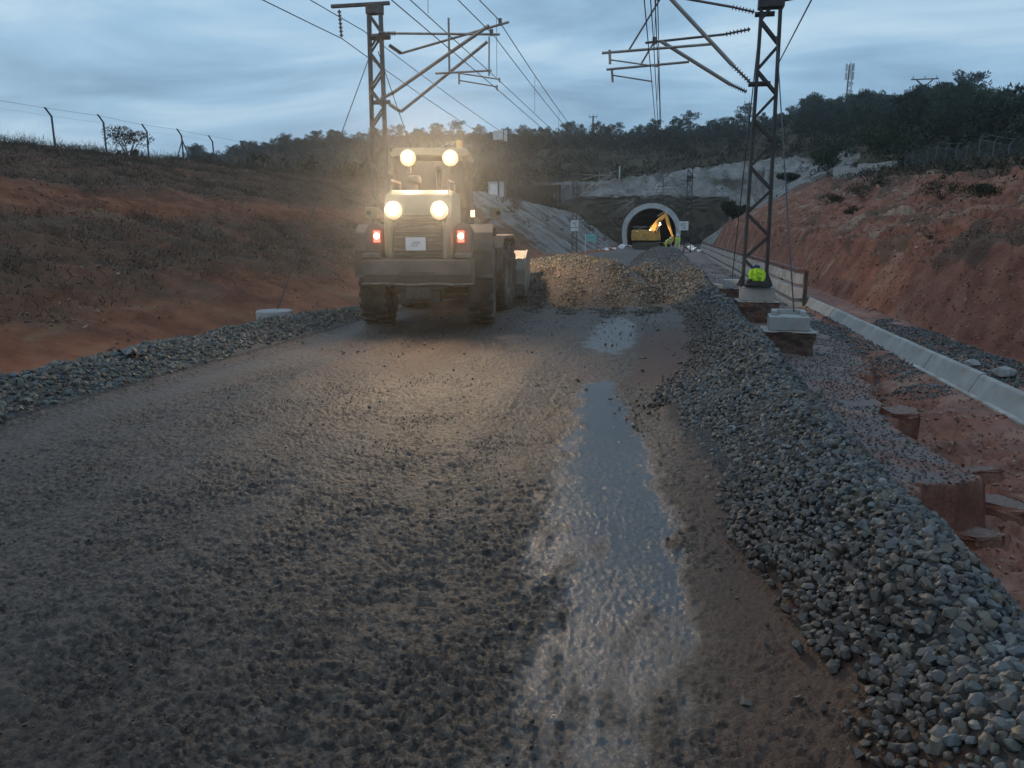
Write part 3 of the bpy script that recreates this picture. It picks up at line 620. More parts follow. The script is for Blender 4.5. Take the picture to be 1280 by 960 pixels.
# ------------------------------------------------------------------ wheel loader
def tyre_mesh(parent, c, r=.76, w=.50, Mx=None, side=1):
    wh = empty('wheel', (0, 0, 0), 0, parent)
    h = w / 2
    prof = [(r * .56, -h * .85), (r * .74, -h * 1.0), (r * .90, -h * .97), (r * .965, -h * .80), (r * .975, 0), (r * .965, h * .80), (r * .90, h * .97), (r * .74, h * 1.0), (r * .56, h * .85)]
    b = MB(); b.lathe(prof, c, 'x', 40)
    c = Vector(c)
    for i in range(22):
        for sd in (-1, 1):
            t = 2 * math.pi * (i + .25 * sd) / 22; ca, sa = math.cos(t), math.sin(t)
            p = c + Vector((sd * h * .5, ca * r * .972, sa * r * .972))
            b.box(p, (h * .98, .095, .055), rot=(t - math.pi / 2, 0, 0))
    b.build('tyre', M['rubber'], wh, smooth='auto', M=Mx)
    k = MB(); o = side * h
    k.lathe([(r * .57, -o * .8), (r * .57, o * .80), (r * .52, o * .86), (r * .50, o * .45), (r * .30, o * .30), (r * .26, o * .62), (.02, o * .62), (.02, -o * .2)], c, 'x', 28)
    for i in range(10):
        t = 2 * math.pi * i / 10; p = c + Vector((o * .36, math.cos(t) * r * .38, math.sin(t) * r * .38)); k.tube(p, p + Vector((o * .16, 0, 0)), .022, 6)
    k.build('rim', M['rim'], wh, smooth='auto', M=Mx)
    return wh
def spot(name, parent, loc, to, power, size=110, blend=.9, color=(1.0, .71, .43), rad=.07):
    l = bpy.data.lights.new(name, 'SPOT'); l.energy = power; l.spot_size = R(size); l.spot_blend = blend; l.color = color; l.shadow_soft_size = rad
    o = bpy.data.objects.new(name, l); col.objects.link(o); o.parent = parent; o.location = loc
    o.rotation_euler = (Vector(to) - Vector(loc)).to_track_quat('-Z', 'Y').to_euler(); return o
def work_light(parent, loc, back, power, tilt=-18, s=1.0, mat_lens='lens', size=118):
    # back = -1 shines to the rear (local -y), +1 to the front
    loc = Vector(loc); h = MB(); h.lathe([(.001, -back * .12 * s), (.07 * s, -back * .11 * s), (.115 * s, -back * .04 * s), (.122 * s, back * .0 * s), (.104 * s, back * .0 * s), (.09 * s, -back * .03 * s), (.001, -back * .03 * s)], (0, 0, 0), 'y', 20)
    h.box((0, -back * .06 * s, -.14 * s), (.06 * s, .05 * s, .12 * s))
    ho = h.build('work_light', M['lblack'], parent, bevel=.012)
    ho.location = loc; ho.rotation_euler = (R(-tilt * back), 0, 0)
    g = MB(); g.lathe([(.001, back * .060 * s), (.06 * s, back * .050 * s), (.098 * s, back * .026 * s), (.114 * s, back * .004 * s), (.100 * s, -back * .01 * s), (.001, -back * .01 * s)], (0, 0, 0), 'y', 20)
    g.build('lens', M[mat_lens], ho, smooth=True)
    if power:
        spot('work_light_beam', ho, (0, back * .13, 0), (.15 if back < 0 else .45, back * 1.0, 0), power, size, 1.0)
        if back < 0: spot('work_light_spill', ho, (0, back * .13, 0), (0, back * 1.0, -.42), P_SPILL, 125, .9)
    return ho
def loader():
    root = empty('wheel_loader', (-4.4, 14.3, 0.0), R(10)); tag(root, 'dusty wheel loader with glaring rear work lights shoving a gravel heap', 'wheel loader')
    Fm = Matrix.Translation((0, 1.5, 0)) @ Matrix.Rotation(R(-10), 4, 'Z')
    for sx in (-1, 1):
        tyre_mesh(root, (sx * .985, 0, .755), side=sx)
        tyre_mesh(root, (sx * .985, 1.52, .755), Mx=Fm, side=sx)
    b = MB(); b.tube((-.75, 0, .76), (.75, 0, .76), .19, 12); b.box((0, 0, .78), (.55, .5, .5)); b.build('rear_axle', M['lblack'], root, bevel=.03)
    b = MB(); b.tube((-.75, 1.52, .76), (.75, 1.52, .76), .19, 12); b.box((0, 1.52, .78), (.55, .5, .5)); b.build('front_axle', M['lblack'], root, bevel=.03, M=Fm)
    b = MB(); b.box((0, -.2, .98), (.82, 2.9, .5)); b.box((0, -1.15, .66), (.7, .9, .28)); b.build('rear_frame', M['lblack'], root, bevel=.03)
    # counterweight: full-width casting with stepped lower lip, wings and a slot
    b = MB(); b.prism([(-1.78, 1.28), (-1.80, 1.02), (-1.74, .86), (-1.58, .80), (-1.05, .80), (-1.05, 1.28)], 'x', -.93, .93)
    cw = b.build('counterweight', M['ldust'], root, bevel=.035)
    b = MB(); b.box((.0, -1.80, 1.03), (.62, .03, .07)); b.build('tow_slot', M['lblack'], cw)
    b = MB(); b.path([(-.95, -1.76, .86), (-.55, -1.80, .87), (-.1, -1.80, .845), (.3, -1.80, .87), (.6, -1.80, .85), (.95, -1.74, .86)], .022, 6); b.build('lip', M['rim'], cw)
    b = MB(); b.box((0, -1.62, .70), (.42, .22, .20)); b.tube((0, -1.74, .60), (0, -1.74, .80), .05, 8); b.build('tow_hitch', M['lblack'], root, bevel=.02)
    for sx in (-1, 1):
        b = MB(); b.box((sx * .775, -1.66, 1.335), (.30, .26, .09)); b.build('bumper_cap', M['rim'], root, bevel=.02)
    # hood
    b = MB(); b.prism([(-1.60, 1.28), (-1.62, 1.75), (-1.57, 2.12), (-1.42, 2.34), (-1.10, 2.44), (.22, 2.46), (.22, 1.28)], 'x', -.58, .58)
    hd = b.build('hood', M['lhood'], root, bevel=.06, smooth='auto')
    g = MB(); g.box((0, -1.635, 1.66), (.84, .03, .70)); gr = g.build('grille', M['lblack'], root, bevel=.008)
    for i in range(9):
        b = MB(); b.box((0, -1.658, 1.36 + i * .074), (.80, .022, .030), rot=(.5, 0, 0)); b.build('slat', M['ldust'], gr)
    for sx in (-1, 1):
        b = MB(); b.box((sx * .47, -1.645, 1.68), (.07, .05, .80)); b.build('grille_post', M['lhood'], root, bevel=.012)
    b = MB(); b.box((-.03, -1.695, 1.53), (.34, .012, .22)); pn = b.build('notice_plate', M['paper'], root)
    b = MB()
    for q in (.03, 0, -.035): b.box((-.03 + q * .6, -1.7035, 1.53 + q), (.15 - abs(q), .003, .014))
    b.build('print', M['ink'], pn)
    b = MB(); b.tube((.25, -.45, 2.45), (.25, -.45, 2.78), .06, 10); b.tube((.25, -.45, 2.78), (.25, -.53, 2.86), .05, 10); b.build('exhaust_pipe', M['lblack'], root, smooth='auto')
    b = MB(); b.lathe([(.001, .30), (.10, .29), (.13, .24), (.13, .16), (.07, .14), (.07, 0), (.001, 0)], (-.22, -.35, 2.45), 'z', 16); b.build('air_filter', M['lblack'], root, smooth='auto')
    for sx in (-1, 1):
        b = MB(); b.path([(sx * .50, -1.30, 2.40), (sx * .50, -1.28, 2.60), (sx * .50, -.2, 2.62), (sx * .50, -.18, 2.45)], .018, 6); b.build('handrail', M['rim'], root)
        # rear light tower
        t = MB(); t.prism([(sx * .62, 1.38), (sx * .62, 1.80), (sx * .70, 1.88), (sx * .86, 1.86), (sx * .92, 1.76), (sx * .92, 1.38)], 'y', -1.50, -1.22)
        tw = t.build('light_tower', M['ldust'], root, bevel=.02)
        l = MB(); l.box((sx * .72, -1.512, 1.65), (.11, .03, .19)); l.build('tail_light', M['taillens'], tw, bevel=.01)
        l = MB(); l.lathe([(.001, -.03), (.04, -.02), (.048, 0), (.001, .005)], (sx * .72, -1.527, 1.66), 'y', 14); l.build('bulb', M['tailcore'], tw, smooth=True)
        # rear fender : curved shell over the tyre with mud flap
        pf = [(-.92, .98), (-.96, 1.40), (-.86, 1.72), (-.62, 1.86), (.55, 1.88), (.80, 1.70), (.78, 1.64), (.52, 1.81), (-.58, 1.79), (-.79, 1.67), (-.89, 1.38), (-.86, .98)]
        f = MB(); f.prism(pf, 'x', sx * .64, sx * 1.24); f.build('rear_fender', M['ldust'], root, bevel=.02)
        f = MB(); f.prism([(-.91, .92), (-.945, 1.42), (-.925, 1.42), (-.885, .92)], 'x', sx * .72, sx * 1.25); f.build('mud_flap', M['rim'], root)
        st = MB()
        for k in range(3): st.box((sx * 1.12, .98, .62 + k * .36), (.28, .34, .03))
        for yy in (.83, 1.13): st.box((sx * 1.22, yy, 1.0), (.03, .03, .80))
        st.build('step_ladder', M['lblack'], root)
        # mirror on its arm
        a = MB(); a.path([(sx * .80, .72, 1.86), (sx * 1.02, .72, 1.93), (sx * 1.20, .70, 2.02)], .028, 8); a.build('mirror_arm', M['ldust'], root)
        a = MB(); a.box((sx * 1.23, .70, 2.10), (.25, .11, .23)); mi = a.build('mirror', M['lhood'], root, bevel=.02)
        a = MB(); a.lathe([(.001, -.012), (.04, -.008), (.048, 0), (.001, .01)], (sx * 1.285, .642, 2.10), 'y', 14); a.build('camera_eye', M['glass'], mi, smooth=True)
        # front fender
        ff = [(.72, .95), (.70, 1.40), (.90, 1.66), (2.0, 1.68), (2.28, 1.45), (2.24, 1.41), (1.98, 1.61), (.93, 1.59), (.77, 1.37), (.78, .95)]
        f = MB(); f.prism(ff, 'x', sx * .70, sx * 1.22); f.build('front_fender', M['ldust'], root, bevel=.02, M=Fm)
        # lift arm
        la = MB(); la.prism([(.75, 1.95), (.95, 2.12), (1.6, 1.92), (2.3, 1.30), (2.62, .62), (2.62, .38), (2.40, .40), (2.15, .98), (1.45, 1.58), (.85, 1.78)], 'x', sx * .44, sx * .56); la.build('lift_arm', M['lhood'], root, bevel=.015, M=Fm)
        la = MB(); la.tube((sx * .50, .55, 1.05), (sx * .50, 1.25, 1.32), .07, 10); la.tube((sx * .50, 1.25, 1.32), (sx * .50, 1.75, 1.55), .04, 10); la.build('lift_cylinder', M['rim'], root, M=Fm)
    b = MB(); b.box((0, .95, 1.35), (.78, .95, 1.1), top=(.8, .5)); b.box((0, .9, .85), (.7, 1.6, .45)); b.tube((0, 0.02, .6), (0, .02, 1.35), .12, 12); b.build('front_frame', M['lhood'], root, bevel=.03, M=Fm)
    b = MB(); b.path([(0, .9, 1.95), (0, 1.6, 1.75), (0, 2.4, 1.05)], .07, 8); b.build('tilt_link', M['rim'], root, M=Fm)
    # bucket: thick curved shell with end plates and cutting edge
    o = [(3.62, .06), (2.95, .07), (2.68, .22), (2.56, .50), (2.57, .85), (2.70, 1.14), (2.92, 1.30)]
    inn = [(2.95, 1.25), (2.76, 1.10), (2.64, .84), (2.63, .52), (2.73, .28), (2.97, .13), (3.62, .10)]
    b = MB(); b.prism(o + inn, 'x', -1.34, 1.34); bu = b.build('bucket', M['bucket'], root, bevel=.012, M=Fm)
    for sx in (-1, 1):
        b = MB(); b.prism([(3.62, .05), (2.95, .06), (2.67, .21), (2.55, .50), (2.56, .86), (2.69, 1.15), (2.92, 1.32), (3.10, 1.28), (3.30, .75)], 'x', sx * 1.342, sx * 1.385); b.build('end_plate', M['bucket'], bu, bevel=.01, M=Fm)
        for zz in (.42, .98):
            b = MB(); b.box((sx * 1.10, 2.545, zz + .1), (.46, .05, .06)); b.build('wear_bar', M['lhood'], bu, bevel=.008, M=Fm)
    b = MB(); b.box((0, 3.68, .075), (2.72, .16, .04)); b.build('cutting_edge', M['bucket'], bu, M=Fm)
    # cab
    cb = MB()
    for sx in (-1, 1):
        for (y0, y1) in ((.34, .30), (1.52, 1.40), (.95, .92)): cb.path([(sx * .70, y0, 1.40), (sx * .71, y0, 2.2), (sx * .66, y1, 3.14)], .045, 6)
    cb.box((0, .95, 1.45), (1.46, 1.28, .34)); cb.box((0, .33, 1.9), (1.36, .06, .6))
    cab = cb.build('cab', M['lblack'], root, bevel=.01)
    for nm, c, d in (('rear_window', (0, .325, 2.62), (1.26, .02, .88)), ('windscreen', (0, 1.46, 2.40), (1.26, .02, 1.35))):
        g = MB(); g.box(c, d); g.build(nm, M['glass'], cab)
    for sx in (-1, 1):
        g = MB(); g.box((sx * .70, .93, 2.36), (.02, 1.10, 1.36)); g.build('side_window', M['glass'], cab)
    b = MB(); b.box((0, .90, 3.22), (1.52, 1.42, .16), top=(.92, .92)); b.build('cab_roof', M['lhood'], root, bevel=.04)
    b = MB(); b.lathe([(.001, .16), (.05, .15), (.06, .10), (.06, 0), (.001, 0)], (.55, .45, 3.30), 'z', 12); b.build('beacon', M['exc'], root, smooth='auto')
    b = MB(); b.box((.80, .38, 2.08), (.09, .06, .15)); si = b.build('side_lamp', M['lblack'], root, bevel=.01)
    b = MB(); b.box((.80, .345, 2.08), (.07, .012, .12)); b.build('lens', M['amber'], si)
    # work lights: two on the hood shoulders, two on the cab roof (rear), two on the roof front
    for sx in (-1, 1):
        work_light(root, (sx * .385, -1.74, 2.08), -1, P_HOOD, tilt=-2, s=1.35, size=24)
        work_light(root, (sx * .40, .14, 3.10), -1, P_ROOF, tilt=0, s=1.35, size=32)
        work_light(root, (sx * .55, 1.62, 3.10), 1, P_FRONT, tilt=20, s=1.0, size=95)
    return root
P_HOOD, P_ROOF, P_FRONT, P_SPILL = 1500, 1700, 1000, 140
M['amber'] = mat('amber_lens', (.8, .5, .15), (.8, .5, .15), scale=1, rough=.3, bump=0, emit=((1.0, .68, .25), 5.))
loader()

# ------------------------------------------------------------------ catenary masts
def lattice(root, H, wb, wt, mt, dense=.50):
    def hw(z): return (wb + (wt - wb) * z / H) / 2
    for sx in (-1, 1):
        b = MB()
        v = []; 
        for z in (0, H):
            x = sx * hw(z); v += [(x - .035, -.10, z), (x + .035, -.10, z), (x + .035, .10, z), (x - .035, .10, z)]
        b.add(v, [(0, 1, 5, 4), (1, 2, 6, 5), (2, 3, 7, 6), (3, 0, 4, 7), (0, 3, 2, 1), (4, 5, 6, 7)])
        b.build('leg', mt, root, bevel=.008)
    n = int(H / dense); bar = None
    for i in range(n):
        z0, z1 = .12 + i * dense, .12 + (i + 1) * dense - .03
        if z1 > H - .1: break
        d = 1 if i % 2 else -1
        for yy in (-.095, .095):
            b = MB(); p0 = Vector((-d * hw(z0), yy, z0)); p1 = Vector((d * hw(z1), yy, z1)); L_ = (p1 - p0).length
            b.box((p0 + p1) / 2, (L_, .014, .062), rot=(0, -math.atan2(p1.z - p0.z, p1.x - p0.x), 0)); b.build('lacing_bar', mt, root)
    b = MB(); b.box((0, 0, .02), (wb + .26, .42, .04))
    for sx in (-1, 1): b.prism([(sx * wb / 2, .04), (sx * (wb / 2 + .14), .04), (sx * wb / 2, .36)], 'y', -.11, -.09)
    b.build('base_plate', mt, root)
def ins(b, p0, p1, r=.055, n=7):
    p0, p1 = Vector(p0), Vector(p1)
    b.tube(p0, p1, r * .45, 8)
    for i in range(n):
        c = p0.lerp(p1, (i + .5) / n); d = (p1 - p0).normalized() * .012; b.tube(c - d, c + d, r, 10)
def arms(root, o, segs):
    o = Vector(o)
    for (nm, p0, p1, r, mt) in segs:
        b = MB(); p0, p1 = Vector(p0) - o, Vector(p1) - o
        if nm == 'insulator': ins(b, p0, p1)
        else: b.tube(p0, p1, r, 8)
        b.build(nm, M[mt], root, smooth='auto')
def left_mast():
    o = (-8.17, 21.8, .10); H = 7.84; root = empty('catenary_mast', o)
    lattice(root, H, .44, .34, M['steel'])
    b = MB(); b.box((-.42, 0, H + .02), (1.72, .10, .09)); b.box((.0, 0, H - .12), (.46, .24, .26)); b.build('top_arm', M['steel'], root, bevel=.01)
    Y1, Y2 = 21.45, 22.15
    arms(root, o, [
        ('insulator', (-9.22, 21.8, 7.86), (-9.18, 21.8, 7.14), 0, 'insulator'),
        ('bracket', (-8.35, 21.8, 7.10), (-7.75, 21.8, 7.10), .09, 'steel'), ('bracket', (-8.30, 21.8, 5.36), (-7.80, 21.8, 5.36), .06, 'steel'),
        ('insulator', (-7.95, Y1, 7.10), (-7.45, Y1, 7.08), 0, 'insulator'), ('insulator', (-7.9, Y2, 6.95), (-7.55, Y2, 6.72), 0, 'insulator'),
        ('stay_tube', (-7.45, Y1, 7.08), (-4.54, Y1, 6.92), .032, 'tube'), ('stay_tube', (-7.55, Y2, 6.72), (-4.43, Y2, 7.40), .035, 'tube'),
        ('insulator', (-7.95, Y2, 5.36), (-7.60, Y2, 5.14), 0, 'insulator'), ('insulator', (-7.95, Y1, 5.38), (-7.55, Y1, 5.56), 0, 'insulator'),
        ('strut_tube', (-7.60, Y2, 5.14), (-5.04, Y2, 6.92), .045, 'tube'), ('strut_tube', (-7.55, Y1, 5.56), (-4.83, Y1, 7.16), .050, 'tube'),
        ('drop_tube', (-5.95, Y1, 7.40), (-5.95, Y1, 5.98), .030, 'tube'), ('drop_tube', (-4.99, Y2, 7.05), (-5.0, Y2, 6.02), .022, 'tube'),
        ('registration_tube', (-6.34, Y1, 6.00), (-4.77, Y1, 6.02), .028, 'tube'), ('steady_arm', (-5.90, Y2, 6.13), (-4.70, Y2, 5.92), .018, 'tube'),
        ('drop_tube', (-5.68, Y1, 6.02), (-5.68, Y1, 5.70), .028, 'tube'), ('steady_arm', (-5.68, Y1, 5.80), (-4.62, Y1, 5.60), .018, 'tube'),
        ('wire_clamp', (-4.62, Y1, 5.64), (-4.62, Y1, 5.50), .02, 'tubedark'), ('wire_clamp', (-4.70, Y2, 5.96), (-4.70, Y2, 5.84), .02, 'tubedark'),
        ('wire_clamp', (-4.68, Y2, 7.32), (-4.68, Y2, 7.50), .05, 'tubedark'), ('wire_clamp', (-4.77, Y1, 6.90), (-4.77, Y1, 7.06), .05, 'tubedark')])
    return root
def right_mast():
    o = (2.21, 20.0, .43); H = 7.5; root = empty('catenary_mast', o)
    lattice(root, H, .56, .40, M['darksteel'], .55)
    b = MB(); b.box((0, 0, 6.58), (.58, .30, .34)); b.tube((.2, 0, 6.55), (.55, 0, 6.6), .03); b.build('collar', M['darksteel'], root, bevel=.01)
    b = MB(); b.box((.42, 0, H + .02), (1.5, .10, .09)); b.build('top_arm', M['darksteel'], root, bevel=.01)
    Y1, Y2 = 19.7, 20.3
    arms(root, o, [
        ('bracket', (1.86, 20, 6.72), (2.3, 20, 6.72), .06, 'darksteel'), ('bracket', (1.80, 20, 5.18), (2.3, 20, 5.18), .06, 'darksteel'),
        ('insulator', (1.82, Y1, 6.70), (1.30, Y1, 6.84), 0, 'insulator'), ('stay_tube', (1.30, Y1, 6.84), (-.06, Y1, 7.14), .030, 'tubedark'),
        ('insulator', (1.80, Y2, 6.48), (1.22, Y2, 6.39), 0, 'insulator'), ('stay_tube', (1.22, Y2, 6.39), (-.66, Y2, 6.28), .030, 'tubedark'),
        ('insulator', (1.80, Y1, 5.18), (1.40, Y1, 5.56), 0, 'insulator'), ('strut_tube', (1.40, Y1, 5.56), (-.15, Y1, 7.16), .048, 'tube'),
        ('insulator', (1.80, Y2, 5.06), (1.42, Y2, 5.24), 0, 'insulator'), ('strut_tube', (1.42, Y2, 5.24), (-.28, Y2, 6.30), .045, 'tube'),
        ('registration_tube', (-1.66, Y1, 5.96), (.88, Y1, 6.05), .032, 'tube'), ('registration_tube', (-1.59, Y2, 5.70), (.41, Y2, 5.80), .030, 'tube'),
        ('hanger', (-1.02, Y1, 6.00), (-.30, Y1, 7.14), .022, 'tubedark'), ('hanger', (-.76, Y2, 5.77), (-.44, Y2, 6.30), .022, 'tubedark'),
        ('drop_tube', (-1.48, Y1, 6.02), (-1.46, Y1, 5.70), .032, 'tube'), ('drop_tube', (-1.46, Y2, 5.72), (-1.43, Y2, 5.40), .030, 'tube'),
        ('steady_arm', (-1.43, Y2, 5.56), (-.46, Y2, 5.38), .018, 'tube'), ('steady_arm', (-1.46, Y1, 5.80), (-.32, Y1, 5.60), .018, 'tube'),
        ('wire_clamp', (-.39, Y1, 7.08), (-.39, Y1, 7.24), .05, 'tubedark'), ('wire_clamp', (-.44, Y2, 6.24), (-.44, Y2, 6.40), .05, 'tubedark')])
    return root
lm = left_mast(); tag(lm, 'tall grey lattice catenary mast rising behind the loader lights', 'mast', 'catenary masts along the line')
rm = right_mast(); tag(rm, 'dark lattice catenary mast with a yellow jacket at its foot', 'mast', 'catenary masts along the line')
for (src, loc, lb) in ((lm, (-8.25, 72, -.05), 'distant lattice mast left of the line carrying a white plate'), (lm, (-8.3, 122, -.35), 'farthest thin lattice mast left of the tunnel mouth'),
                       (rm, (1.95, 72, .0), 'distant dark lattice mast right of the tunnel with a square white sign')):
    c = copy_tree(src); c.location = loc; tag(c, lb)

# overhead wires
def sagline(x0, z0, sag, ys, supports, dx=0.0, jog=.12):
    pts = []
    for y in ys:
        k = max(i for i in range(len(supports) - 1) if supports[i] <= y + 1e-6); a, b = supports[k], supports[k + 1]; t = (y - a) / (b - a)
        pts.append((x0 + jog * (1 - 2 * t) * (1 if k % 2 else -1) - jog * (1 if k % 2 else -1) * 0, y, z0 - sag * 4 * t * (1 - t)))
    return pts
SUP_L = [-28.4, 21.8, 72, 122, 172]; SUP_R = [-32, 20, 72, 124, 176]
def wire(name, x, z, sag, sup, r, label, cat, y1=138, drop=None, jog=.0):
    ys = [y for y in np.unique(np.concatenate([np.arange(-28, y1, 3.0), [q for q in sup if -28 <= q <= y1], [y1]]))]
    pts = sagline(x, z, sag, ys, sup, jog=jog); b = MB(); b.path(pts, r, 5); o = b.build(name, M['wire'], None); tag(o, label, cat, 'overhead wires')
    if drop is not None:
        for y in np.arange(sup[0] + 6, 130, 6.3):
            if y < -20: continue
            zz = sagline(x, z, sag, [y], sup)[0][2]
            if zz - drop > .15: d = MB(); d.tube((x, y, drop), (x, y, zz), .006, 4); d.build('dropper', M['wire'], o)
wire('messenger_wire', -.39, 7.15, .75, SUP_R, .013, 'upper sagging messenger wire above the right track', 'overhead wire', drop=5.58)
wire('messenger_wire', -.46, 6.30, .35, SUP_R, .012, 'lower messenger wire above the right track', 'overhead wire', y1=72)
wire('contact_wire', -.32, 5.57, .04, SUP_R, .010, 'upper contact wire held by the right mast arm', 'overhead wire')
wire('contact_wire', -.47, 5.36, .04, SUP_R, .010, 'lowest contact wire above the right track', 'overhead wire', y1=72)
wire('messenger_wire', -4.68, 7.42, .70, SUP_L, .013, 'upper messenger wire above the left track', 'overhead wire', drop=5.9)
wire('messenger_wire', -4.79, 7.00, .45, SUP_L, .012, 'second messenger wire above the left track', 'overhead wire')
wire('contact_wire', -4.70, 5.88, .04, SUP_L, .010, 'upper contact wire of the left track', 'overhead wire')
wire('contact_wire', -4.62, 5.54, .04, SUP_L, .010, 'lowest contact wire of the left track', 'overhead wire')
wire('feeder_wire', -9.18, 7.11, .62, SUP_L, .013, 'feeder wire hung from the insulator on the left mast arm', 'overhead wire')
wire('feeder_wire', -8.52, 7.28, .45, SUP_L, .012, 'feeder wire clipped to the side of the left mast', 'overhead wire')
def line(name, label, p0, p1, r, cat, sag=.0, mt='wire', group=None):
    p0, p1 = Vector(p0), Vector(p1); b = MB(); b.path([p0.lerp(p1, i / 8) - Vector((0, 0, sag * 4 * (i / 8) * (1 - i / 8))) for i in range(9)], r, 6); o = b.build(name, M[mt], None); tag(o, label, cat, group); return o
line('guy_wire', 'guy wire sloping from the left mast to a low block near the bank', (-8.25, 21.7, 6.75), (-7.0, 13.0, .20), .013, 'guy wire', group='mast guy wires')
line('guy_wire', 'guy wire running away from the left mast behind the loader', (-8.15, 21.9, 6.75), (-8.2, 29.5, .45), .013, 'guy wire', group='mast guy wires')
line('guy_wire', 'guy wire sloping from the dark mast to the nearest square foundation', (2.36, 19.9, 6.2), (2.25, 14.1, .36), .013, 'guy wire', group='mast guy wires')
line('guy_wire', 'guy wire running from the dark mast to the block behind it', (2.0, 20.1, 6.6), (2.17, 26.0, .26), .014, 'guy wire', group='mast guy wires')
line('feeder_wire', 'wire slanting to the top right corner from the dark mast', (2.42, 20.0, 5.55), (2.02, 12.8, 5.16), .013, 'overhead wire', mt='wire')

# ------------------------------------------------------------------ foundations
def foundation(loc, cap, trunk, label, ring=False, cyl=False, rz=0):
    root = empty('mast_foundation', loc, rz); tag(root, label, 'foundation', 'exposed mast foundations')
    (w, d, h), (tw, td, th, bw) = cap, trunk
    b = MB()
    if cyl: b.lathe([(.001, h), (w / 2 * .96, h), (w / 2, h - .02), (w / 2, 0), (.001, 0)], (0, 0, 0), 'z', 18)
    else: b.box((0, 0, h / 2), (w, d, h))
    b.build('cap', M['concrete'], root, bevel=.015, smooth='auto' if cyl else False)
    if th:
        me = bmesh.new(); bmesh.ops.create_cube(me, size=1); bmesh.ops.subdivide_edges(me, edges=me.edges, cuts=5, use_grid_fill=True)
        for v in me.verts:
            k = v.co.z + .5; sx = bw + (1 - bw) * k; v.co.x *= tw * sx; v.co.y *= td * sx; v.co.z = -th * (1 - k) - .004
            n = Vector((random.uniform(-1, 1), random.uniform(-1, 1), random.uniform(-.4, .4) if .02 < k < .98 else 0)) * .028; v.co += n
        m = bpy.data.meshes.new('trunk'); me.to_mesh(m); me.free(); link('footing', m, M['concrete_rough'], root)
        b = MB(); b.prism([(-tw / 2 + .0, -td / 2 - .01), (tw / 2 + .03, -td / 2 - .02), (tw / 2, td / 2 + .01), (-tw / 2 - .03, td / 2)], 'z', -.030, -.003); b.build('ledge', M['concrete'], root, bevel=.01)
    if ring:
        b = MB(); b.box((0, d / 2 - .06, h + .04), (w * .75, .09, .09)); b.box((w * .36, 0.05, h + .04), (.09, d * .7, .09)); b.box((-w * .36, .05, h + .04), (.09, d * .7, .09)); b.build('socket_rim', M['concrete'], root, bevel=.012)
    return root
foundation((2.15, 14.0, .07), (.66, .60, .24), (.84, .76, .66, .84), 'square concrete foundation block on dark footing nearest the camera', ring=True, rz=R(-4))
foundation((2.28, 20.0, .08), (.78, .78, .345), (.95, .95, .75, .97), 'concrete foundation cap carrying the dark mast')
foundation((2.20, 26.0, -.02), (.58, .5, .26), (.8, .7, .8, .95), 'concrete anchor block with a wire behind the dark mast foundation')
foundation((-7.0, 13.0, .06), (.66, .6, .26), (0, 0, 0, 0), 'low rounded concrete anchor block at the foot of the left bank', cyl=True)
foundation((-8.17, 21.8, -.15), (.8, .8, .245), (0, 0, 0, 0), 'concrete foundation under the left mast behind the loader')

# jacket hung on the mast foot
def jacket():
    root = empty('work_jacket', (2.20, 19.66, .47)); tag(root, 'crumpled fluorescent yellow jacket hung at the foot of the dark mast', 'jacket')
    bm = bmesh.new(); bmesh.ops.create_uvsphere(bm, u_segments=28, v_segments=20, radius=1)
    rr = random.Random(3)
    for v in bm.verts:
        x, y, z = v.co; w = .14 + .13 * min(1, max(0, (z + 1) / 1.35)) if z < .35 else .27 - .24 * (z - .35)
        fold = .034 * math.sin(7 * math.atan2(y, x) + 4 * z) + .022 * math.sin(13 * z + 6 * x) + rr.uniform(-.008, .008)
        v.co = Vector((x * (w + fold) * .9 + .03 * z, y * (.12 + fold * .8), .26 + z * .27 + .03 * x * (1 if z < 0 else -1)))
    me = bpy.data.meshes.new('jacket_body'); bm.to_mesh(me); bm.free()
    for p in me.polygons: p.use_smooth = True
    link('jacket_body', me, M['hivis'], root); root.scale = (.74, .8, .84)
    b = MB(); b.path([(.16, -.02, .43), (.23, -.05, .33), (.24, -.08, .19), (.19, -.09, .08)], [.075, .07, .062, .055], 10); b.build('sleeve', M['hivis'], root, smooth='auto')
    b = MB(); b.path([(-.15, -.02, .43), (-.20, -.06, .31), (-.17, -.08, .17)], [.07, .065, .055], 10); b.build('sleeve', M['hivis'], root, smooth='auto')
    b = MB(); b.path([(-.13, .0, .50), (-.05, -.04, .535), (.05, -.03, .53), (.12, .01, .50)], [.03, .05, .05, .03], 8); b.build('collar', M['navy'], root, smooth='auto')
    b = MB(); b.path([(.215, -.145, .27), (.25, -.15, .24), (.275, -.13, .20)], .012, 4); b.build('reflective_stripe', M['reflect'], root)
jacket()
def bag():
    b = MB(); b.box((0, 0, .07), (.62, .26, .14), top=(.75, .7)); b.box((-.2, -.04, .15), (.16, .14, .08), top=(.6, .6)); o = b.build('work_bag', M['black'], None, bevel=.03, jitter=.012); o.location = (2.25, 19.62, .432)
    tag(o, 'dark slumped bag on the foundation beneath the yellow jacket', 'bag')
bag()

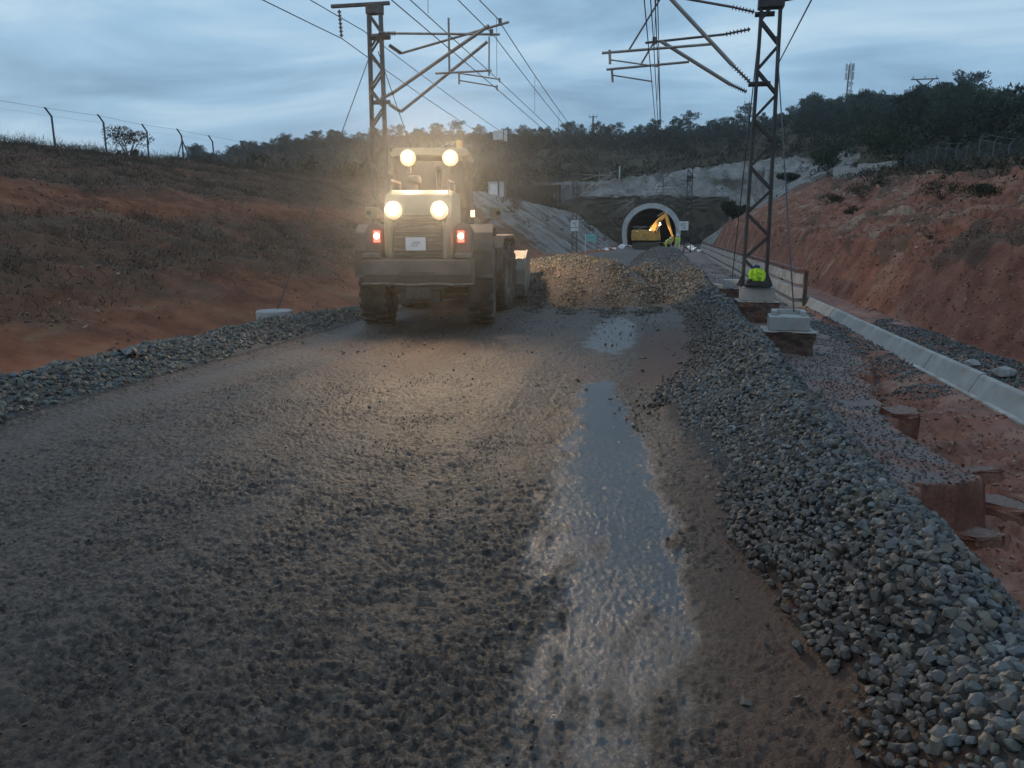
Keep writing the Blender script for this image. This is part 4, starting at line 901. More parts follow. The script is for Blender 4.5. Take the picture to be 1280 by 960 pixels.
# ------------------------------------------------------------------ gutter, plank wall
def gutter():
    root = empty('concrete_gutter', (4.5, 8, -.58)); tag(root, 'pale precast concrete gutter edge running along the foot of the right bank', 'gutter')
    y = 4.0; k = 0; base = None
    me = None
    while y < 26.8:
        L_ = 1.98; b = MB()
        b.prism([(-.10, 0), (-.09, .03), (.03, .27), (.055, .29), (.12, .29), (.13, .27), (.13, 0)], 'y', 0, L_)
        if me is None:
            o = b.build('gutter_unit', M['concrete'], root, bevel=.012); me = o.data
        else: o = link('gutter_unit', me, M['concrete'], root)
        o.location = (rng.uniform(-.012, .012), y - 8, rng.uniform(-.008, .012) + (0.0)); o.rotation_euler = (rng.uniform(-.006, .006), 0, rng.uniform(-.006, .006))
        y += 2.01
    b = MB(); b.prism([(-.17, -.10), (-.17, .02), (-.09, .03), (-.09, -.10)], 'y', -4, 18.8); b.build('footing_strip', M['plank'], root, bevel=.01)
gutter()
def plank_wall():
    root = empty('plank_wall', (4.25, 25.7, -.80)); tag(root, 'long low retaining wall of stacked grey planks under a rusty top beam', 'retaining wall')
    N = 13; L_ = 5.2; me = []
    for r in range(3):
        for i in range(N):
            b = MB(); h = .33
            b.prism([(-.05 - .13 * (2 - r), 0), (-.02 - .13 * (2 - r), h), (.10, h), (.10, 0)], 'y', 0, L_ - .03)
            if i == 0: o = b.build('plank', M['plank'], root, bevel=.012); me.append(o.data)
            else: o = link('plank', me[r], M['plank'], root)
            o.location = (-.02 * r + rng.uniform(-.012, .012) - .004 * i, i * L_, .02 + r * .45 + rng.uniform(-.012, .012) + .010 * i); o.rotation_euler = (0, 0, rng.uniform(-.004, .004))
    for i in range(N + 1):
        b = MB(); b.box((.16, 0, .62), (.09, .10, 1.45)); o = b.build('post', M['darksteel'], root); o.location = (-.004 * i, i * L_ - (.02 if i else -.06), .01 * i)
    for i in range(N):
        b = MB(); b.box((.02, L_ / 2, 1.36), (.22, L_ - .02, .085)); o = b.build('top_beam', M['rust'], root, bevel=.01); o.location = (-.004 * i, i * L_, .01 * i)
plank_wall()


# ------------------------------------------------------------------ excavator at the tunnel
def excavator():
    gx, gy = -2.35, 99.0; z0 = gz(gx, gy)
    root = empty('excavator', (gx, gy, z0)); tag(root, 'orange yellow tracked excavator with bent arm working before the tunnel mouth', 'excavator')
    for sy in (-1, 1):
        t = MB(); pr = [(-1.75, .42), (-1.55, .12), (-1.25, 0), (1.25, 0), (1.55, .12), (1.75, .42), (1.6, .72), (1.3, .82), (-1.3, .82), (-1.6, .72)]
        t.prism(pr, 'y', sy * .75, sy * 1.28); tr = t.build('track', M['lblack'], root, bevel=.03)
        for i in range(14):
            b = MB(); b.box((-1.3 + i * .2, sy * 1.015, .84), (.12, .54, .04)); b.build('track_shoe', M['rim'], tr)
    b = MB(); b.box((0, 0, .72), (1.5, 1.5, .4)); b.tube((0, 0, .8), (0, 0, 1.06), .6, 20); b.build('undercarriage', M['lblack'], root, bevel=.03)
    b = MB(); b.prism([(-1.72, 1.10), (-1.80, 1.35), (-1.78, 2.30), (-1.45, 2.42), (.15, 2.40), (.35, 2.0), (1.55, 1.95), (1.75, 1.75), (1.75, 1.10)], 'y', -1.22, 1.22); b.build('house', M['exc'], root, bevel=.06)
    b = MB(); b.box((1.0, 1.0, 2.3), (1.4, .85, 1.2), top=(.85, .95)); cabx = b.build('cab', M['exc'], root, bevel=.05)
    b = MB(); b.box((1.06, .55, 2.42), (1.0, .03, .72)); b.build('side_window', M['glass'], cabx)
    b = MB(); b.box((-.85, -.4, 2.5), (.5, .3, .22)); b.tube((-.5, -.6, 2.4), (-.5, -.6, 2.75), .06); b.build('exhaust', M['lblack'], root, bevel=.02)
    b = MB(); b.path([(-1.6, -1.1, 2.42), (-1.6, -1.1, 2.75), (.1, -1.1, 2.75), (.1, -1.1, 2.42)], .025, 6); b.build('handrail', M['white'], root)
    b = MB(); b.prism([(.35, 1.7), (.10, 2.15), (1.15, 3.55), (1.95, 4.28), (2.30, 4.30), (2.38, 4.02), (1.55, 3.25), (.85, 1.9)], 'y', -.55, -.18); b.build('boom', M['exc'], root, bevel=.03)
    b = MB(); b.prism([(2.18, 4.62), (2.42, 4.42), (2.62, 3.9), (3.30, 1.65), (3.12, 1.55), (2.40, 3.2), (2.10, 4.25)], 'y', -.50, -.22); b.build('stick', M['exc'], root, bevel=.03)
    b = MB(); b.tube((.55, -.37, 2.6), (1.4, -.37, 3.75), .075, 8); b.tube((1.2, -.62, 2.2), (1.75, -.62, 3.2), .07, 8); b.tube((1.3, -.37, 4.05), (2.12, -.37, 4.62), .07, 8); b.build('hydraulic_cylinder', M['rim'], root)
    b = MB(); b.prism([(3.35, 1.75), (3.45, 1.35), (3.3, .95), (2.85, .65), (2.35, .72), (2.45, .95), (2.85, 1.15), (3.0, 1.6)], 'y', -.85, .15)
    for i in range(5): b.box((2.28, -.75 + i * .2, .71), (.22, .08, .06))
    b.build('bucket', M['exc'], root, bevel=.03)
    h = MB(); h.box((1.35, -.66, 3.28), (.16, .14, .16)); ho = h.build('work_light', M['lblack'], root)
    h = MB(); h.box((1.44, -.68, 3.25), (.03, .12, .12)); h.build('lens', M['lens'], ho)
    spot('work_light_beam', ho, (1.52, -.75, 3.25), (3.0, -.6, 1.3), 700, 80, .8, (1.0, .80, .50))
    h = MB(); h.box((-1.1, -1.235, 2.2), (.16, .05, .12)); ho = h.build('work_light', M['lblack'], root)
    h = MB(); h.box((-1.1, -1.265, 2.2), (.13, .015, .09)); h.build('lens', M['lens'], ho)
    h = MB(); h.box((.4, -1.25, 2.35), (.16, .10, .14)); ho = h.build('work_light', M['lblack'], root)
    spot('work_light_beam', ho, (.42, -1.36, 2.40), (1.3, -.3, 3.2), 160, 110, .8, (1.0, .74, .40)) 
    h = MB(); h.box((.4, -1.308, 2.35), (.13, .015, .10)); h.build('lens', M['lens'], ho)
excavator()

# ------------------------------------------------------------------ people
def figure(name, label, loc, rz, pose, group):
    root = empty(name, loc, rz); tag(root, label, 'person', group)
    J = dict(pelvis=(0, 0, .95), waist=(0, .02, 1.10), chest=(0, .03, 1.32), neck=(0, .05, 1.50), head0=(0, .07, 1.60), head1=(0, .075, 1.72),
             hipL=(-.10, 0, .90), kneeL=(-.13, .05, .50), ankL=(-.14, 0, .10), toeL=(-.15, .16, .04), hipR=(.10, 0, .90), kneeR=(.13, .05, .50), ankR=(.14, 0, .10), toeR=(.15, .16, .04),
             shL=(-.20, .03, 1.43), elL=(-.27, .0, 1.16), wrL=(-.26, .14, .94), shR=(.20, .03, 1.43), elR=(.27, 0, 1.16), wrR=(.26, .14, .94))
    J.update(pose)
    rad = dict(pelvis=.155, waist=.145, chest=.165, neck=.062, head0=.088, head1=.092, hipL=.105, kneeL=.075, ankL=.055, toeL=.045, hipR=.105, kneeR=.075, ankR=.055, toeR=.045, shL=.085, elL=.060, wrL=.042, shR=.085, elR=.060, wrR=.042)
    E_ = [('pelvis', 'waist'), ('waist', 'chest'), ('chest', 'neck'), ('neck', 'head0'), ('head0', 'head1'), ('pelvis', 'hipL'), ('hipL', 'kneeL'), ('kneeL', 'ankL'), ('ankL', 'toeL'), ('pelvis', 'hipR'), ('hipR', 'kneeR'), ('kneeR', 'ankR'), ('ankR', 'toeR'),
          ('chest', 'shL'), ('shL', 'elL'), ('elL', 'wrL'), ('chest', 'shR'), ('shR', 'elR'), ('elR', 'wrR')]
    for sd in 'LR':
        w = Vector(J['wr' + sd]); d = (w - Vector(J['el' + sd])).normalized(); s1 = Vector((1 if sd == 'L' else -1, .3, 0)).normalized()
        J['palm' + sd] = tuple(w + d * .07); rad['palm' + sd] = .034; E_.append(('wr' + sd, 'palm' + sd))
        for k in range(5):
            off = (k - 2) * .02; ln = (.05, .085, .095, .085, .065)[k]
            a, b = 'f%d%s' % (k, sd), 'g%d%s' % (k, sd); base = w + d * .07
            if k == 0: p1 = base + s1 * .05 + d * .02; p2 = p1 + d * .03 + s1 * .01
            else: p1 = base + d * ln * .6 + Vector((0, off, 0)); p2 = base + d * ln + Vector((0, off, 0)) + s1 * .025
            J[a], J[b] = tuple(p1), tuple(p2); rad[a] = .010; rad[b] = .009; E_ += [('palm' + sd, a), (a, b)]
    keys = list(J); ix = {k: i for i, k in enumerate(keys)}
    me = bpy.data.meshes.new('body'); me.from_pydata([J[k] for k in keys], [(ix[a], ix[b]) for a, b in E_], []); me.update()
    tmp = bpy.data.objects.new('body_tmp', me); col.objects.link(tmp)
    md = tmp.modifiers.new('skin', 'SKIN'); md.use_smooth_shade = True
    for k in keys: sv = me.skin_vertices[0].data[ix[k]]; sv.radius = (rad[k], rad[k]); sv.use_root = (k == 'pelvis')
    sb = tmp.modifiers.new('sub', 'SUBSURF'); sb.levels = 1; sb.render_levels = 1
    dg = bpy.context.evaluated_depsgraph_get(); ev = tmp.evaluated_get(dg); bmsh = bpy.data.meshes.new_from_object(ev)
    bpy.data.objects.remove(tmp); bmsh.name = 'body'; bmsh.materials.clear()
    for m in ('hivis', 'hivisd', 'skin', 'boot', 'reflect'): bmsh.materials.append(M[m])
    wl_, wr_ = Vector(J['wrL']), Vector(J['wrR']); pz = J['pelvis'][2]; nk = Vector(J['neck'])
    for p in bmsh.polygons:
        c = p.center
        if (c - wl_).length < .19 and (c - Vector(J['elL'])).length > .26 or (c - wr_).length < .19 and (c - Vector(J['elR'])).length > .26: i = 2
        elif (c - Vector(J['head0'])).length < .11 or (c - Vector(J['head1'])).length < .13: i = 2
        elif c.z < .13: i = 3
        elif c.z < pz + .02: i = 4 if abs(c.z - .42) < .035 else 1
        else: i = 4 if abs(c.z - (pz + .16)) < .03 else 0
        p.material_index = i
    link('body', bmsh, [], root)
    hc = Vector(J['head1']) + Vector((0, 0, .02)); b = MB(); b.lathe([(.001, .125), (.06, .115), (.105, .07), (.122, .0), (.150, -.012), (.150, -.022), (.11, -.015), (.001, .1)], hc, 'z', 18); b.box(hc + Vector((0, .15, -.012)), (.16, .10, .014)); b.build('helmet', M['helmet'], root, smooth='auto')
    f = MB(); fc = Vector(J['head0']) + Vector((0, .085, .03)); f.box(fc + Vector((0, .012, -.012)), (.024, .035, .045), top=(.6, .5)); f.build('nose', M['skin'], root, bevel=.005)
    f = MB()
    for sx in (-1, 1): f.box(fc + Vector((sx * .034, 0, .022)), (.022, .012, .010))
    f.build('eyes', M['black'], root)
    f = MB(); f.box(fc + Vector((0, .0, -.055)), (.045, .012, .009)); f.build('mouth', M['rust'], root)
    return root
gp = 'workers at the tunnel'
figure('person', 'worker in yellow hi-vis and white helmet standing facing the excavator bucket', (1.32, 84.5, gz(1.32, 84.5)), R(20), dict(elR=(.30, .12, 1.18), wrR=(.22, .34, 1.12), kneeL=(-.15, .12, .5), ankL=(-.16, .10, .10), toeL=(-.17, .27, .04)), gp)
figure('person', 'worker in yellow hi-vis bending forward beneath the excavator bucket', (.05, 90.5, gz(.05, 90.5)), R(-70), dict(waist=(0, .10, 1.04), chest=(0, .26, 1.18), neck=(0, .40, 1.26), head0=(0, .48, 1.30), head1=(0, .55, 1.38), shL=(-.20, .30, 1.25), elL=(-.25, .42, 1.0), wrL=(-.2, .55, .82), shR=(.20, .30, 1.25), elR=(.25, .42, 1.0), wrR=(.2, .56, .80)), gp)
line('survey_rod', 'thin pale rod upright between the two workers', (.62, 86.5, gz(.62, 86.5) - .05), (.64, 86.5, gz(.62, 86.5) + 1.1), .03, 'rod', mt='white')

# ------------------------------------------------------------------ signs, cabinet, aerial posts, debris
def plate_sign(loc, w, h, label, marks, mt='white', post=None, two=False):
    root = empty('sign', loc); tag(root, label, 'sign')
    b = MB(); b.box((0, 0, 0), (w, .04, h)); b.build('panel', M[mt], root, bevel=.01)
    if two: b = MB(); b.box((0, 0, -h * .85), (w, .04, h * .5)); b.build('lower_panel', M[mt], root, bevel=.01)
    if marks:
        b = MB()
        for (x0, z0, x1, z1) in marks: b.tube((x0 * w, -.026, z0 * h), (x1 * w, -.026, z1 * h), .028, 4)
        b.build('marking', M['ink'], root)
    if post: b = MB(); b.tube((post[0], .05, post[1]), (post[0], .05, h / 2), .04, 8); b.build('post', M['white'], root)
plate_sign((-8.22, 71.72, 2.60), .72, .62, 'white plate with a small black mark fixed on the distant left mast', [(-.15, .2, -.05, -.15), (-.05, -.15, .18, .22), (.05, -.2, .2, -.2)], two=True)
plate_sign((-6.65, 71.4, 1.30), .92, .66, 'small teal board beside the distant left mast', [(-.3, .1, .3, .1)], mt='teal', post=(-.52, -1.4))
plate_sign((1.55, 71.7, 2.38), .86, .80, 'square white sign with a curled figure on the distant right mast', [(-.18, .25, .2, .25), (-.18, .25, -.18, .02), (-.18, .02, .15, .02), (.15, .02, .2, -.2), (.2, -.2, -.18, -.25)], post=(-.28, -2.5))
def cabinet():
    x, y = -16.7, 77.0; z = gz(x, y); b = MB(); b.box((0, 0, .7), (1.35, 1.1, 1.5)); root = empty('equipment_cabinet', (x, y, z - .1)); tag(root, 'small pale equipment hut above the grey left slope', 'cabinet')
    b.build('body', M['white'], root, bevel=.03); b = MB(); b.box((0, 0, 1.5), (1.5, 1.25, .1)); b.build('roof', M['plank'], root, bevel=.02); b = MB(); b.box((0, -.56, .65), (.8, .03, 1.2)); b.build('door', M['paper'], root)
cabinet()
def aerial(x, y, ztop, label, box):
    z = gz(x, y); root = empty('aerial_post', (x, y, z)); tag(root, label, 'post')
    b = MB(); b.tube((0, 0, -.2), (0, 0, ztop - z), .13 if not box else .09, 10, .09); b.build('pole', M['steel'], root, smooth='auto')
    b = MB()
    if box: b.box((0, -.15, ztop - z - .35), (.95, .3, .85))
    else: b.box((0, 0, ztop - z - .5), (.30, .2, 1.05))
    b.build('antenna', M['white'], root, bevel=.03)
aerial(-16.26, 76, 11.4, 'slim post topped by a white square box above the hut', True)
aerial(-15.55, 76, 11.5, 'post with a narrow white panel antenna beside the box post', False)
def rag(name, label, loc, s, mt, cat, seed):
    rr = random.Random(seed); bm = bmesh.new(); bmesh.ops.create_grid(bm, x_segments=10, y_segments=8, size=.5)
    for v in bm.verts: v.co = Vector((v.co.x * s[0], v.co.y * s[1], s[2] * (.35 + .45 * math.sin(7 * v.co.x + seed) * math.cos(6 * v.co.y) + .35 * rr.random() - .9 * max(abs(v.co.x), abs(v.co.y)) * 1.2 + .3)))
    r = bmesh.ops.solidify(bm, geom=bm.faces[:] , thickness=.012); me = bpy.data.meshes.new(name); bm.to_mesh(me); bm.free(); o = link(name, me, M[mt]); o.location = loc; tag(o, label, cat)
rag('crumpled_sheet', 'crumpled pale sheet lying on the ballast strip by the left bank', (-6.20, 8.0, .31), (.22, .18, .07), 'tubedark', 'sheet', 1)
for i, (x, y, s_, lb) in enumerate(((-5.2, 108, (2.2, 1.2, .55), 'heap of white sheeting beside the excavator tracks'), (-6.6, 97, (1.4, .8, .25), 'flat white scrap left of the excavator'), (-6.9, 90, (1.2, .6, .22), 'pale scrap lying near the teal board'), (2.9, 98, (1.8, 1.0, .5), 'pile of pale scraps behind the standing worker'), (3.6, 88, (1.0, .7, .25), 'white scrap beside the far end of the plank wall'))):
    rag('scrap_sheet', lb, (x, y, gz(x, y) + .05), s_, 'white', 'debris', 10 + i)
b = MB(); b.prism([(-.32, -.2), (.30, -.24), (.36, .16), (-.1, .26), (-.38, .1)], 'z', -.04, .03); o = b.build('flat_slab', M['concrete'], None, bevel=.012); o.location = (1.25, 20.4, gz(1.25, 20.4) + .07); o.rotation_euler = (R(4), R(9), .3); o.scale = (.7, .7, .8); tag(o, 'flat pale slab lying on the ballast left of the mast foundations', 'slab')
for i, (x, y, sx, lb) in enumerate(((5.15, 13.4, .40, 'larger white lump at the end of the gravel behind the gutter'), (5.0, 14.3, .28, 'smaller white lump lying against the gutter'))):
    v, f = rock_proto(24, 300 + i, .6); me = np_mesh('white_lump', v * sx * .5, f, False, np.full((len(v), 3), .34)); o = link('white_lump', me, M['stone']); o.location = (x + .25, y, gz(x + .25, y) + .10); tag(o, lb, 'rock')
for i, (x, y, sx, lb) in enumerate(((3.15, 8.65, .62, 'broken tan earth slab on the gully edge below the gutter'), (2.70, 9.2, .30, 'small tan clod beside the broken earth slab'), (2.62, 6.72, .36, 'fallen earth block at the near tip of the gravel shelf'), (2.25, 6.35, .24, 'small fallen block below the near tip of the shelf'), (3.15, 7.5, .40, 'large fallen red block in the gully below the shelf'))):
    rr = random.Random(60 + i); nn = 7; poly = []
    for k in range(nn): a = 2 * math.pi * k / nn + rr.uniform(-.25, .25); q = sx * rr.uniform(.38, .62); poly.append((q * math.cos(a), q * 1.35 * math.sin(a)))
    root = empty('earth_slab', (x, y, gz(x, y) + .06)); root.rotation_euler = (R(rr.uniform(-14, 14)), R(rr.uniform(-18, 4)), rr.uniform(0, 3)); tag(root, lb, 'earth slab')
    b = MB(); b.prism(poly, 'z', -.20 - .3 * sx, .0); b.mi = 1; b.prism([(p[0] * .98, p[1] * .98) for p in poly], 'z', -.01, .022)
    b.build('soil_block', [M['washout'], M['crust']], root, bevel=.02, jitter=.022)
line('straw_stalk', 'thin pale straw stalk lying at the foot of the gravel ridge', (.62, 3.02, .045), (.70, 2.62, .05), .0035, 'stalk', mt='paper')

# ------------------------------------------------------------------ fences
def fence(pts, H, label, lean, mt, strands, mesh=None):
    root = empty('fence', pts[0]); tag(root, label, 'fence'); o = Vector(pts[0]); pm = None
    for i, p in enumerate(pts):
        if pm is None:
            b = MB(); b.path([(0, 0, -.2), (0, 0, H * .80), (lean[0] * .5, lean[1] * .5, H * .9), (lean[0], lean[1], H)], .042, 6); po = b.build('post', M[mt], root); pm = po.data
        else: po = link('post', pm, M[mt], root)
        po.location = Vector(p) - o; po.rotation_euler = (rng.uniform(-.03, .03), rng.uniform(-.03, .03), 0)
    for (hz, r) in strands:
        k = 1 if hz > .9 else 0
        b = MB(); b.path([Vector(p) - o + Vector((lean[0] * k, lean[1] * k, hz * H - .02 * (i % 2))) for i, p in enumerate(pts)], r, 4); b.build('strand', M[mt], root)
    if mesh:
        V_, F_ = [], []; step, th, top = mesh
        def strip(a, b):
            n = len(V_); d = Vector((0, 0, th)); V_.extend([a, b, b + d, a + d]); F_.append((n, n + 1, n + 2, n + 3))
        for i in range(len(pts) - 1):
            a, b = Vector(pts[i]) - o, Vector(pts[i + 1]) - o; L_ = (b - a).length; n = int(L_ / step); hn = int(top / step)
            for q in range(-hn, n):
                for sgn in (0, 1):
                    q0, q1 = max(q, 0), min(q + hn, n)
                    if q1 <= q0: continue
                    z0, z1 = (q0 - q) * step, (q1 - q) * step
                    if sgn: z0, z1 = top - z0, top - z1
                    strip(a.lerp(b, q0 / n) + Vector((0, 0, z0)), a.lerp(b, q1 / n) + Vector((0, 0, z1)))
        me = np_mesh('chain_link', np.array([v[:] for v in V_]), np.array(F_)); c = link('chain_link', me, M[mt], root); tag(c, kind='stuff')
lp = [(-26.2, y, gz(-26.2, y)) for y in (24.2, 27.2, 30.3, 33.5, 36.6, 39.6, 42.6, 46, 49.5, 53)]
fence(lp, 1.72, 'wire fence with bent-top posts along the crest of the left bank', (-.10, -.22), 'fence', [(.98, .006), (.80, .003)])
b = MB()
for dx_ in (-.5, .5): b.tube((-26.2 + dx_ * .3, 39.6 + dx_ * 1.0, gz(-26.2, 39.6) - .1), (-26.2, 39.6, gz(-26.2, 39.6) + 1.15), .03, 6)
o = b.build('fence_brace', M['fence'], None); tag(o, 'pair of slanting braces propping one post of the left fence', 'brace')
rp_ = [(21.0 + .08 * (y - 50), y, gz(21.0 + .08 * (y - 50), y)) for y in np.arange(44, 92, 3.2)]
fence(rp_, 2.1, 'chain link fence with cranked posts along the top of the right bank', (.20, -.12), 'fence', [(.98, .012), (.80, .01), (.4, .008)], (.16, .020, 1.75))
b = MB(); n_ = 6
root = empty('stone_wall', (23.6, 92.5, 0)); tag(root, 'short pale stone wall at the far end of the right fence', 'wall')
for i in range(7):
    b = MB(); x, y = 23.6 - i * .62, 92.5 + i * 1.2; b.box((x - 23.6, y - 92.5, gz(x, y) + .45), (.6, 1.35, 1.3 + .12 * i), rot=(0, 0, .46)); b.build('wall_block', M['concrete'], root, bevel=.04, jitter=.05)

# ------------------------------------------------------------------ far tower and poles on the ridge
def tower():
    x, y = 47.0, 232.0; z = gz(x, y); H = 46.2 - z; root = empty('telecom_tower', (x, y, z)); tag(root, 'slender lattice telecom tower with antennas on the wooded ridge', 'tower')
    b = MB()
    for i in range(3):
        a = 2 * math.pi * i / 3; b.tube((.9 * math.cos(a), .9 * math.sin(a), 0), (.5 * math.cos(a), .5 * math.sin(a), H), .10, 6)
    b.build('mast_legs', M['steel'], root); b = MB(); n = 16
    for k in range(n):
        for i in range(3):
            r0, r1 = .9 - .4 * k / n, .9 - .4 * (k + 1) / n; a0, a1 = 2 * math.pi * i / 3, 2 * math.pi * ((i + 1) % 3) / 3
            b.tube((r0 * math.cos(a0), r0 * math.sin(a0), H * k / n), (r1 * math.cos(a1), r1 * math.sin(a1), H * (k + 1) / n), .05, 4)
    b.build('bracing', M['steel'], root)
    for k, hh in enumerate((H - .6, H - 2.8)):
        for i in range(3):
            a = 2 * math.pi * i / 3 + .4; b = MB(); b.box((1.0 * math.cos(a), 1.0 * math.sin(a), hh), (.45, .35, 1.9), rot=(0, 0, a)); b.build('antenna', M['white'], root)
    for q in (.55, .68): b = MB(); b.lathe([(.001, -.2), (.5, -.3), (.55, 0), (.001, .1)], (.4, -.8, H * q), 'y', 14); b.build('dish', M['white'], root)
tower()
def pole(x, y, top, label, vee):
    z = gz(x, y); H = top - z; root = empty('power_pole', (x, y, z)); tag(root, label, 'power pole')
    b = MB(); b.tube((0, 0, -.3), (0, 0, H - (1.6 if vee else 0)), .32, 8, .24); b.build('shaft', M['steel'], root)
    b = MB()
    if vee: b.tube((0, 0, H - 1.7), (-1.6, 0, H - .2), .16, 6); b.tube((0, 0, H - 1.7), (1.6, 0, H - .2), .16, 6); b.box((0, 0, H - .1), (5.4, .22, .22))
    else: b.box((0, 0, H - .25), (2.6, .2, .2))
    b.build('crossarm', M['steel'], root)
    for sx in (-1, 0, 1): b = MB(); ins(b, (sx * (2.3 if vee else 1.1), 0, H), (sx * (2.3 if vee else 1.1), 0, H + .5), .14, 3); b.build('insulator', M['insulator'], root)
pole(52.5, 185, 33.8, 'metal power pole with a wide v-shaped crossarm among the right pines', True)
pole(-21.9, 234, 35.2, 'thin power pole standing alone on the skyline left of centre', False)
pole(18.5, 200, 32.3, 'faint power pole on the slope above the tunnel', False)
for (x, y, zt, lb) in ((-9.0, 152, 15.6, 'pale marker post on the terrace above the tunnel'), (-27, 118, 16, 'thin upright post in the scrub left of the tunnel')):
    line('marker_post', lb, (x, y, gz(x, y) - .2), (x, y, gz(x, y) + 2.4), .14, 'post', mt='white' if x > -20 else 'steel')

# ------------------------------------------------------------------ trees and scrub
def blades(C, Rad, K, size, flat=1.0, up=.0, aspect=.45, cols=None, cvar=.25):
    """K small leaf / twig triangles round each centre C"""
    n = len(C); d = rng.normal(size=(n, K, 3)); d /= np.linalg.norm(d, axis=2)[..., None]; rr = rng.uniform(.35, 1, (n, K, 1)) ** .6
    P = C[:, None] + d * rr * Rad[:, None, None] * np.array([1, 1, flat])
    a = rng.normal(size=(n, K, 3)); a[..., 2] = np.abs(a[..., 2]) + up; a += d * .8; a /= np.linalg.norm(a, axis=2)[..., None]
    b = np.cross(a, rng.normal(size=(n, K, 3))); b /= np.linalg.norm(b, axis=2)[..., None]
    s = size * rng.uniform(.6, 1.4, (n, K, 1)) * (Rad / Rad.mean())[:, None, None] ** .5
    T = np.stack([P - b * s * aspect, P + b * s * aspect, P + a * s * 1.6], 2)
    V = T.reshape(-1, 3); F = np.arange(len(V)).reshape(-1, 3)
    cc = cols[:, None, :] * rng.uniform(1 - cvar, 1 + cvar, (n, K, 1)); C_ = np.repeat(cc.reshape(-1, 3), 3, 0)
    return V, F, C_
def pine_proto(seed, H, W, green):
    rr = random.Random(seed); b = MB(); top = H * .92; pts = []; lean = rr.uniform(-.5, .5)
    for i in range(6): t = i / 5; pts.append((lean * t * t, rr.uniform(-.1, .1), top * t - .3))
    b.path(pts, [.20 * (1 - .8 * i / 5) for i in range(6)], 7); cl, rd = [], []
    nb = 15 + seed % 4
    for i in range(nb):
        t = .30 + .68 * (i / nb); a = i * 2.4 + rr.uniform(-.4, .4); prof = math.sin(math.pi * min(1, (t - .18) / .9)) ** .7
        L_ = W * .5 * prof * rr.uniform(.65, 1.1); p0 = Vector((lean * t * t, 0, top * t)); p1 = p0 + Vector((math.cos(a) * L_, math.sin(a) * L_, rr.uniform(.05, .55) * L_ + .15))
        b.path([p0, p0.lerp(p1, .5) + Vector((0, 0, -.06)), p1], [.07, .05, .025], 5)
        for q in range(3): cl.append(p0.lerp(p1, .55 + .22 * q) + Vector((rr.uniform(-.3, .3), rr.uniform(-.3, .3), rr.uniform(0, .35)))); rd.append(rr.uniform(.45, .85) * W / 5)
    cl.append(Vector((lean, 0, H * .95))); rd.append(.6 * W / 5)
    C = np.array([c[:] for c in cl]); Rr = np.array(rd); g = np.array(green); cols = g[None] * rng.uniform(.55, 1.35, (len(C), 1)) * np.array([[1, 1, 1]])
    V, F, Cc = blades(C, Rr, 42, .17, .72, .3, .5, cols)
    root = empty('pine_tree'); t = b.build('trunk', M['bark'], root, smooth='auto'); c = link('crown', np_mesh('crown', V, F, False, Cc), M['leaf'], root)
    return root
GREENS = [(.040, .058, .026), (.034, .050, .026), (.050, .064, .028), (.030, .044, .026)]
protos = [pine_proto(i, 4.6 + .45 * i, 4.2 + .3 * (i % 3), GREENS[i % 4]) for i in range(6)]
spots = []
rs = np.random.RandomState(11)
def forest(n, fx, fy, ok, sc):
    k = 0; tries = 0
    while k < n and tries < n * 40:
        tries += 1; x, y = fx(), fy(); z = gz(x, y) if ok(x, y) else None
        if z is None: continue
        if any((x - a) ** 2 + (y - b) ** 2 < (1.5) ** 2 for a, b, *_ in spots): continue
        spots.append((x, y, z, sc())); k += 1
# ridge line trees
for x in np.concatenate([np.arange(-150, -30, 3.0), np.arange(-30, -14, 2.4), np.arange(-8, 100, 2.4)]):
    y = 230 + rs.uniform(-7, 5); spots.append((x + rs.uniform(-1, 1), y, gz(x, y), rs.uniform(.62, 1.12) * (1.12 if x > 40 else .95)))
forest(135, lambda: rs.uniform(26, 96), lambda: rs.uniform(72, 226), lambda x, y: .15 < x / y < .46 and (x > 29 + (y < 110) * 0 or y > 165) and (y > 110 or rs.rand() < .8), lambda: rs.uniform(.7, 1.2))
forest(40, lambda: rs.uniform(-120, 24), lambda: rs.uniform(165, 226), lambda x, y: fbm(np.array([x]), np.array([y]), 40, 2, 111)[0] > .02, lambda: rs.uniform(.45, .85))
spots = spots[:298]
spots.append((64.0, 195.0, gz(64, 195), 1.75)); spots.append((61.0, 196.0, gz(61, 196), 1.35))
for i, (x, y, z, s_) in enumerate(spots):
    src = protos[i % 6]; lim = (1.7 + y * (.158 if i < len(spots) - 2 else .30) - z) / (5.6 if i < len(spots) - 2 else 6); s_ = max(.35, min(s_, lim)) if x > 20 else s_
    if i < 6: o = src
    else: o = copy_tree(src)
    o.location = (x, y, z - .1); o.rotation_euler = (0, 0, rs.uniform(0, 6.28)); o.scale = (s_ * rs.uniform(.9, 1.15), s_ * rs.uniform(.9, 1.15), s_)
    if x > 24: tag(o, 'dark pine in the dense wood on the right hillside', 'pine tree', 'pines of the right wood')
    elif x < -30: tag(o, 'pine on the wooded ridge left of the tunnel hill', 'pine tree', 'pines of the left ridge')
    else: tag(o, 'pine scattered over the hill above the tunnel', 'pine tree', 'pines above the tunnel')
tag(o, 'broad pine beside the tallest pine on the right skyline', 'pine tree'); 
o2 = [q for q in col.objects if q.name.startswith('pine_tree') and abs(q.location.x - 64) < .01 and abs(q.location.y - 195) < .01][0]; tag(o2, 'tallest bushy pine standing out on the right skyline', 'pine tree')

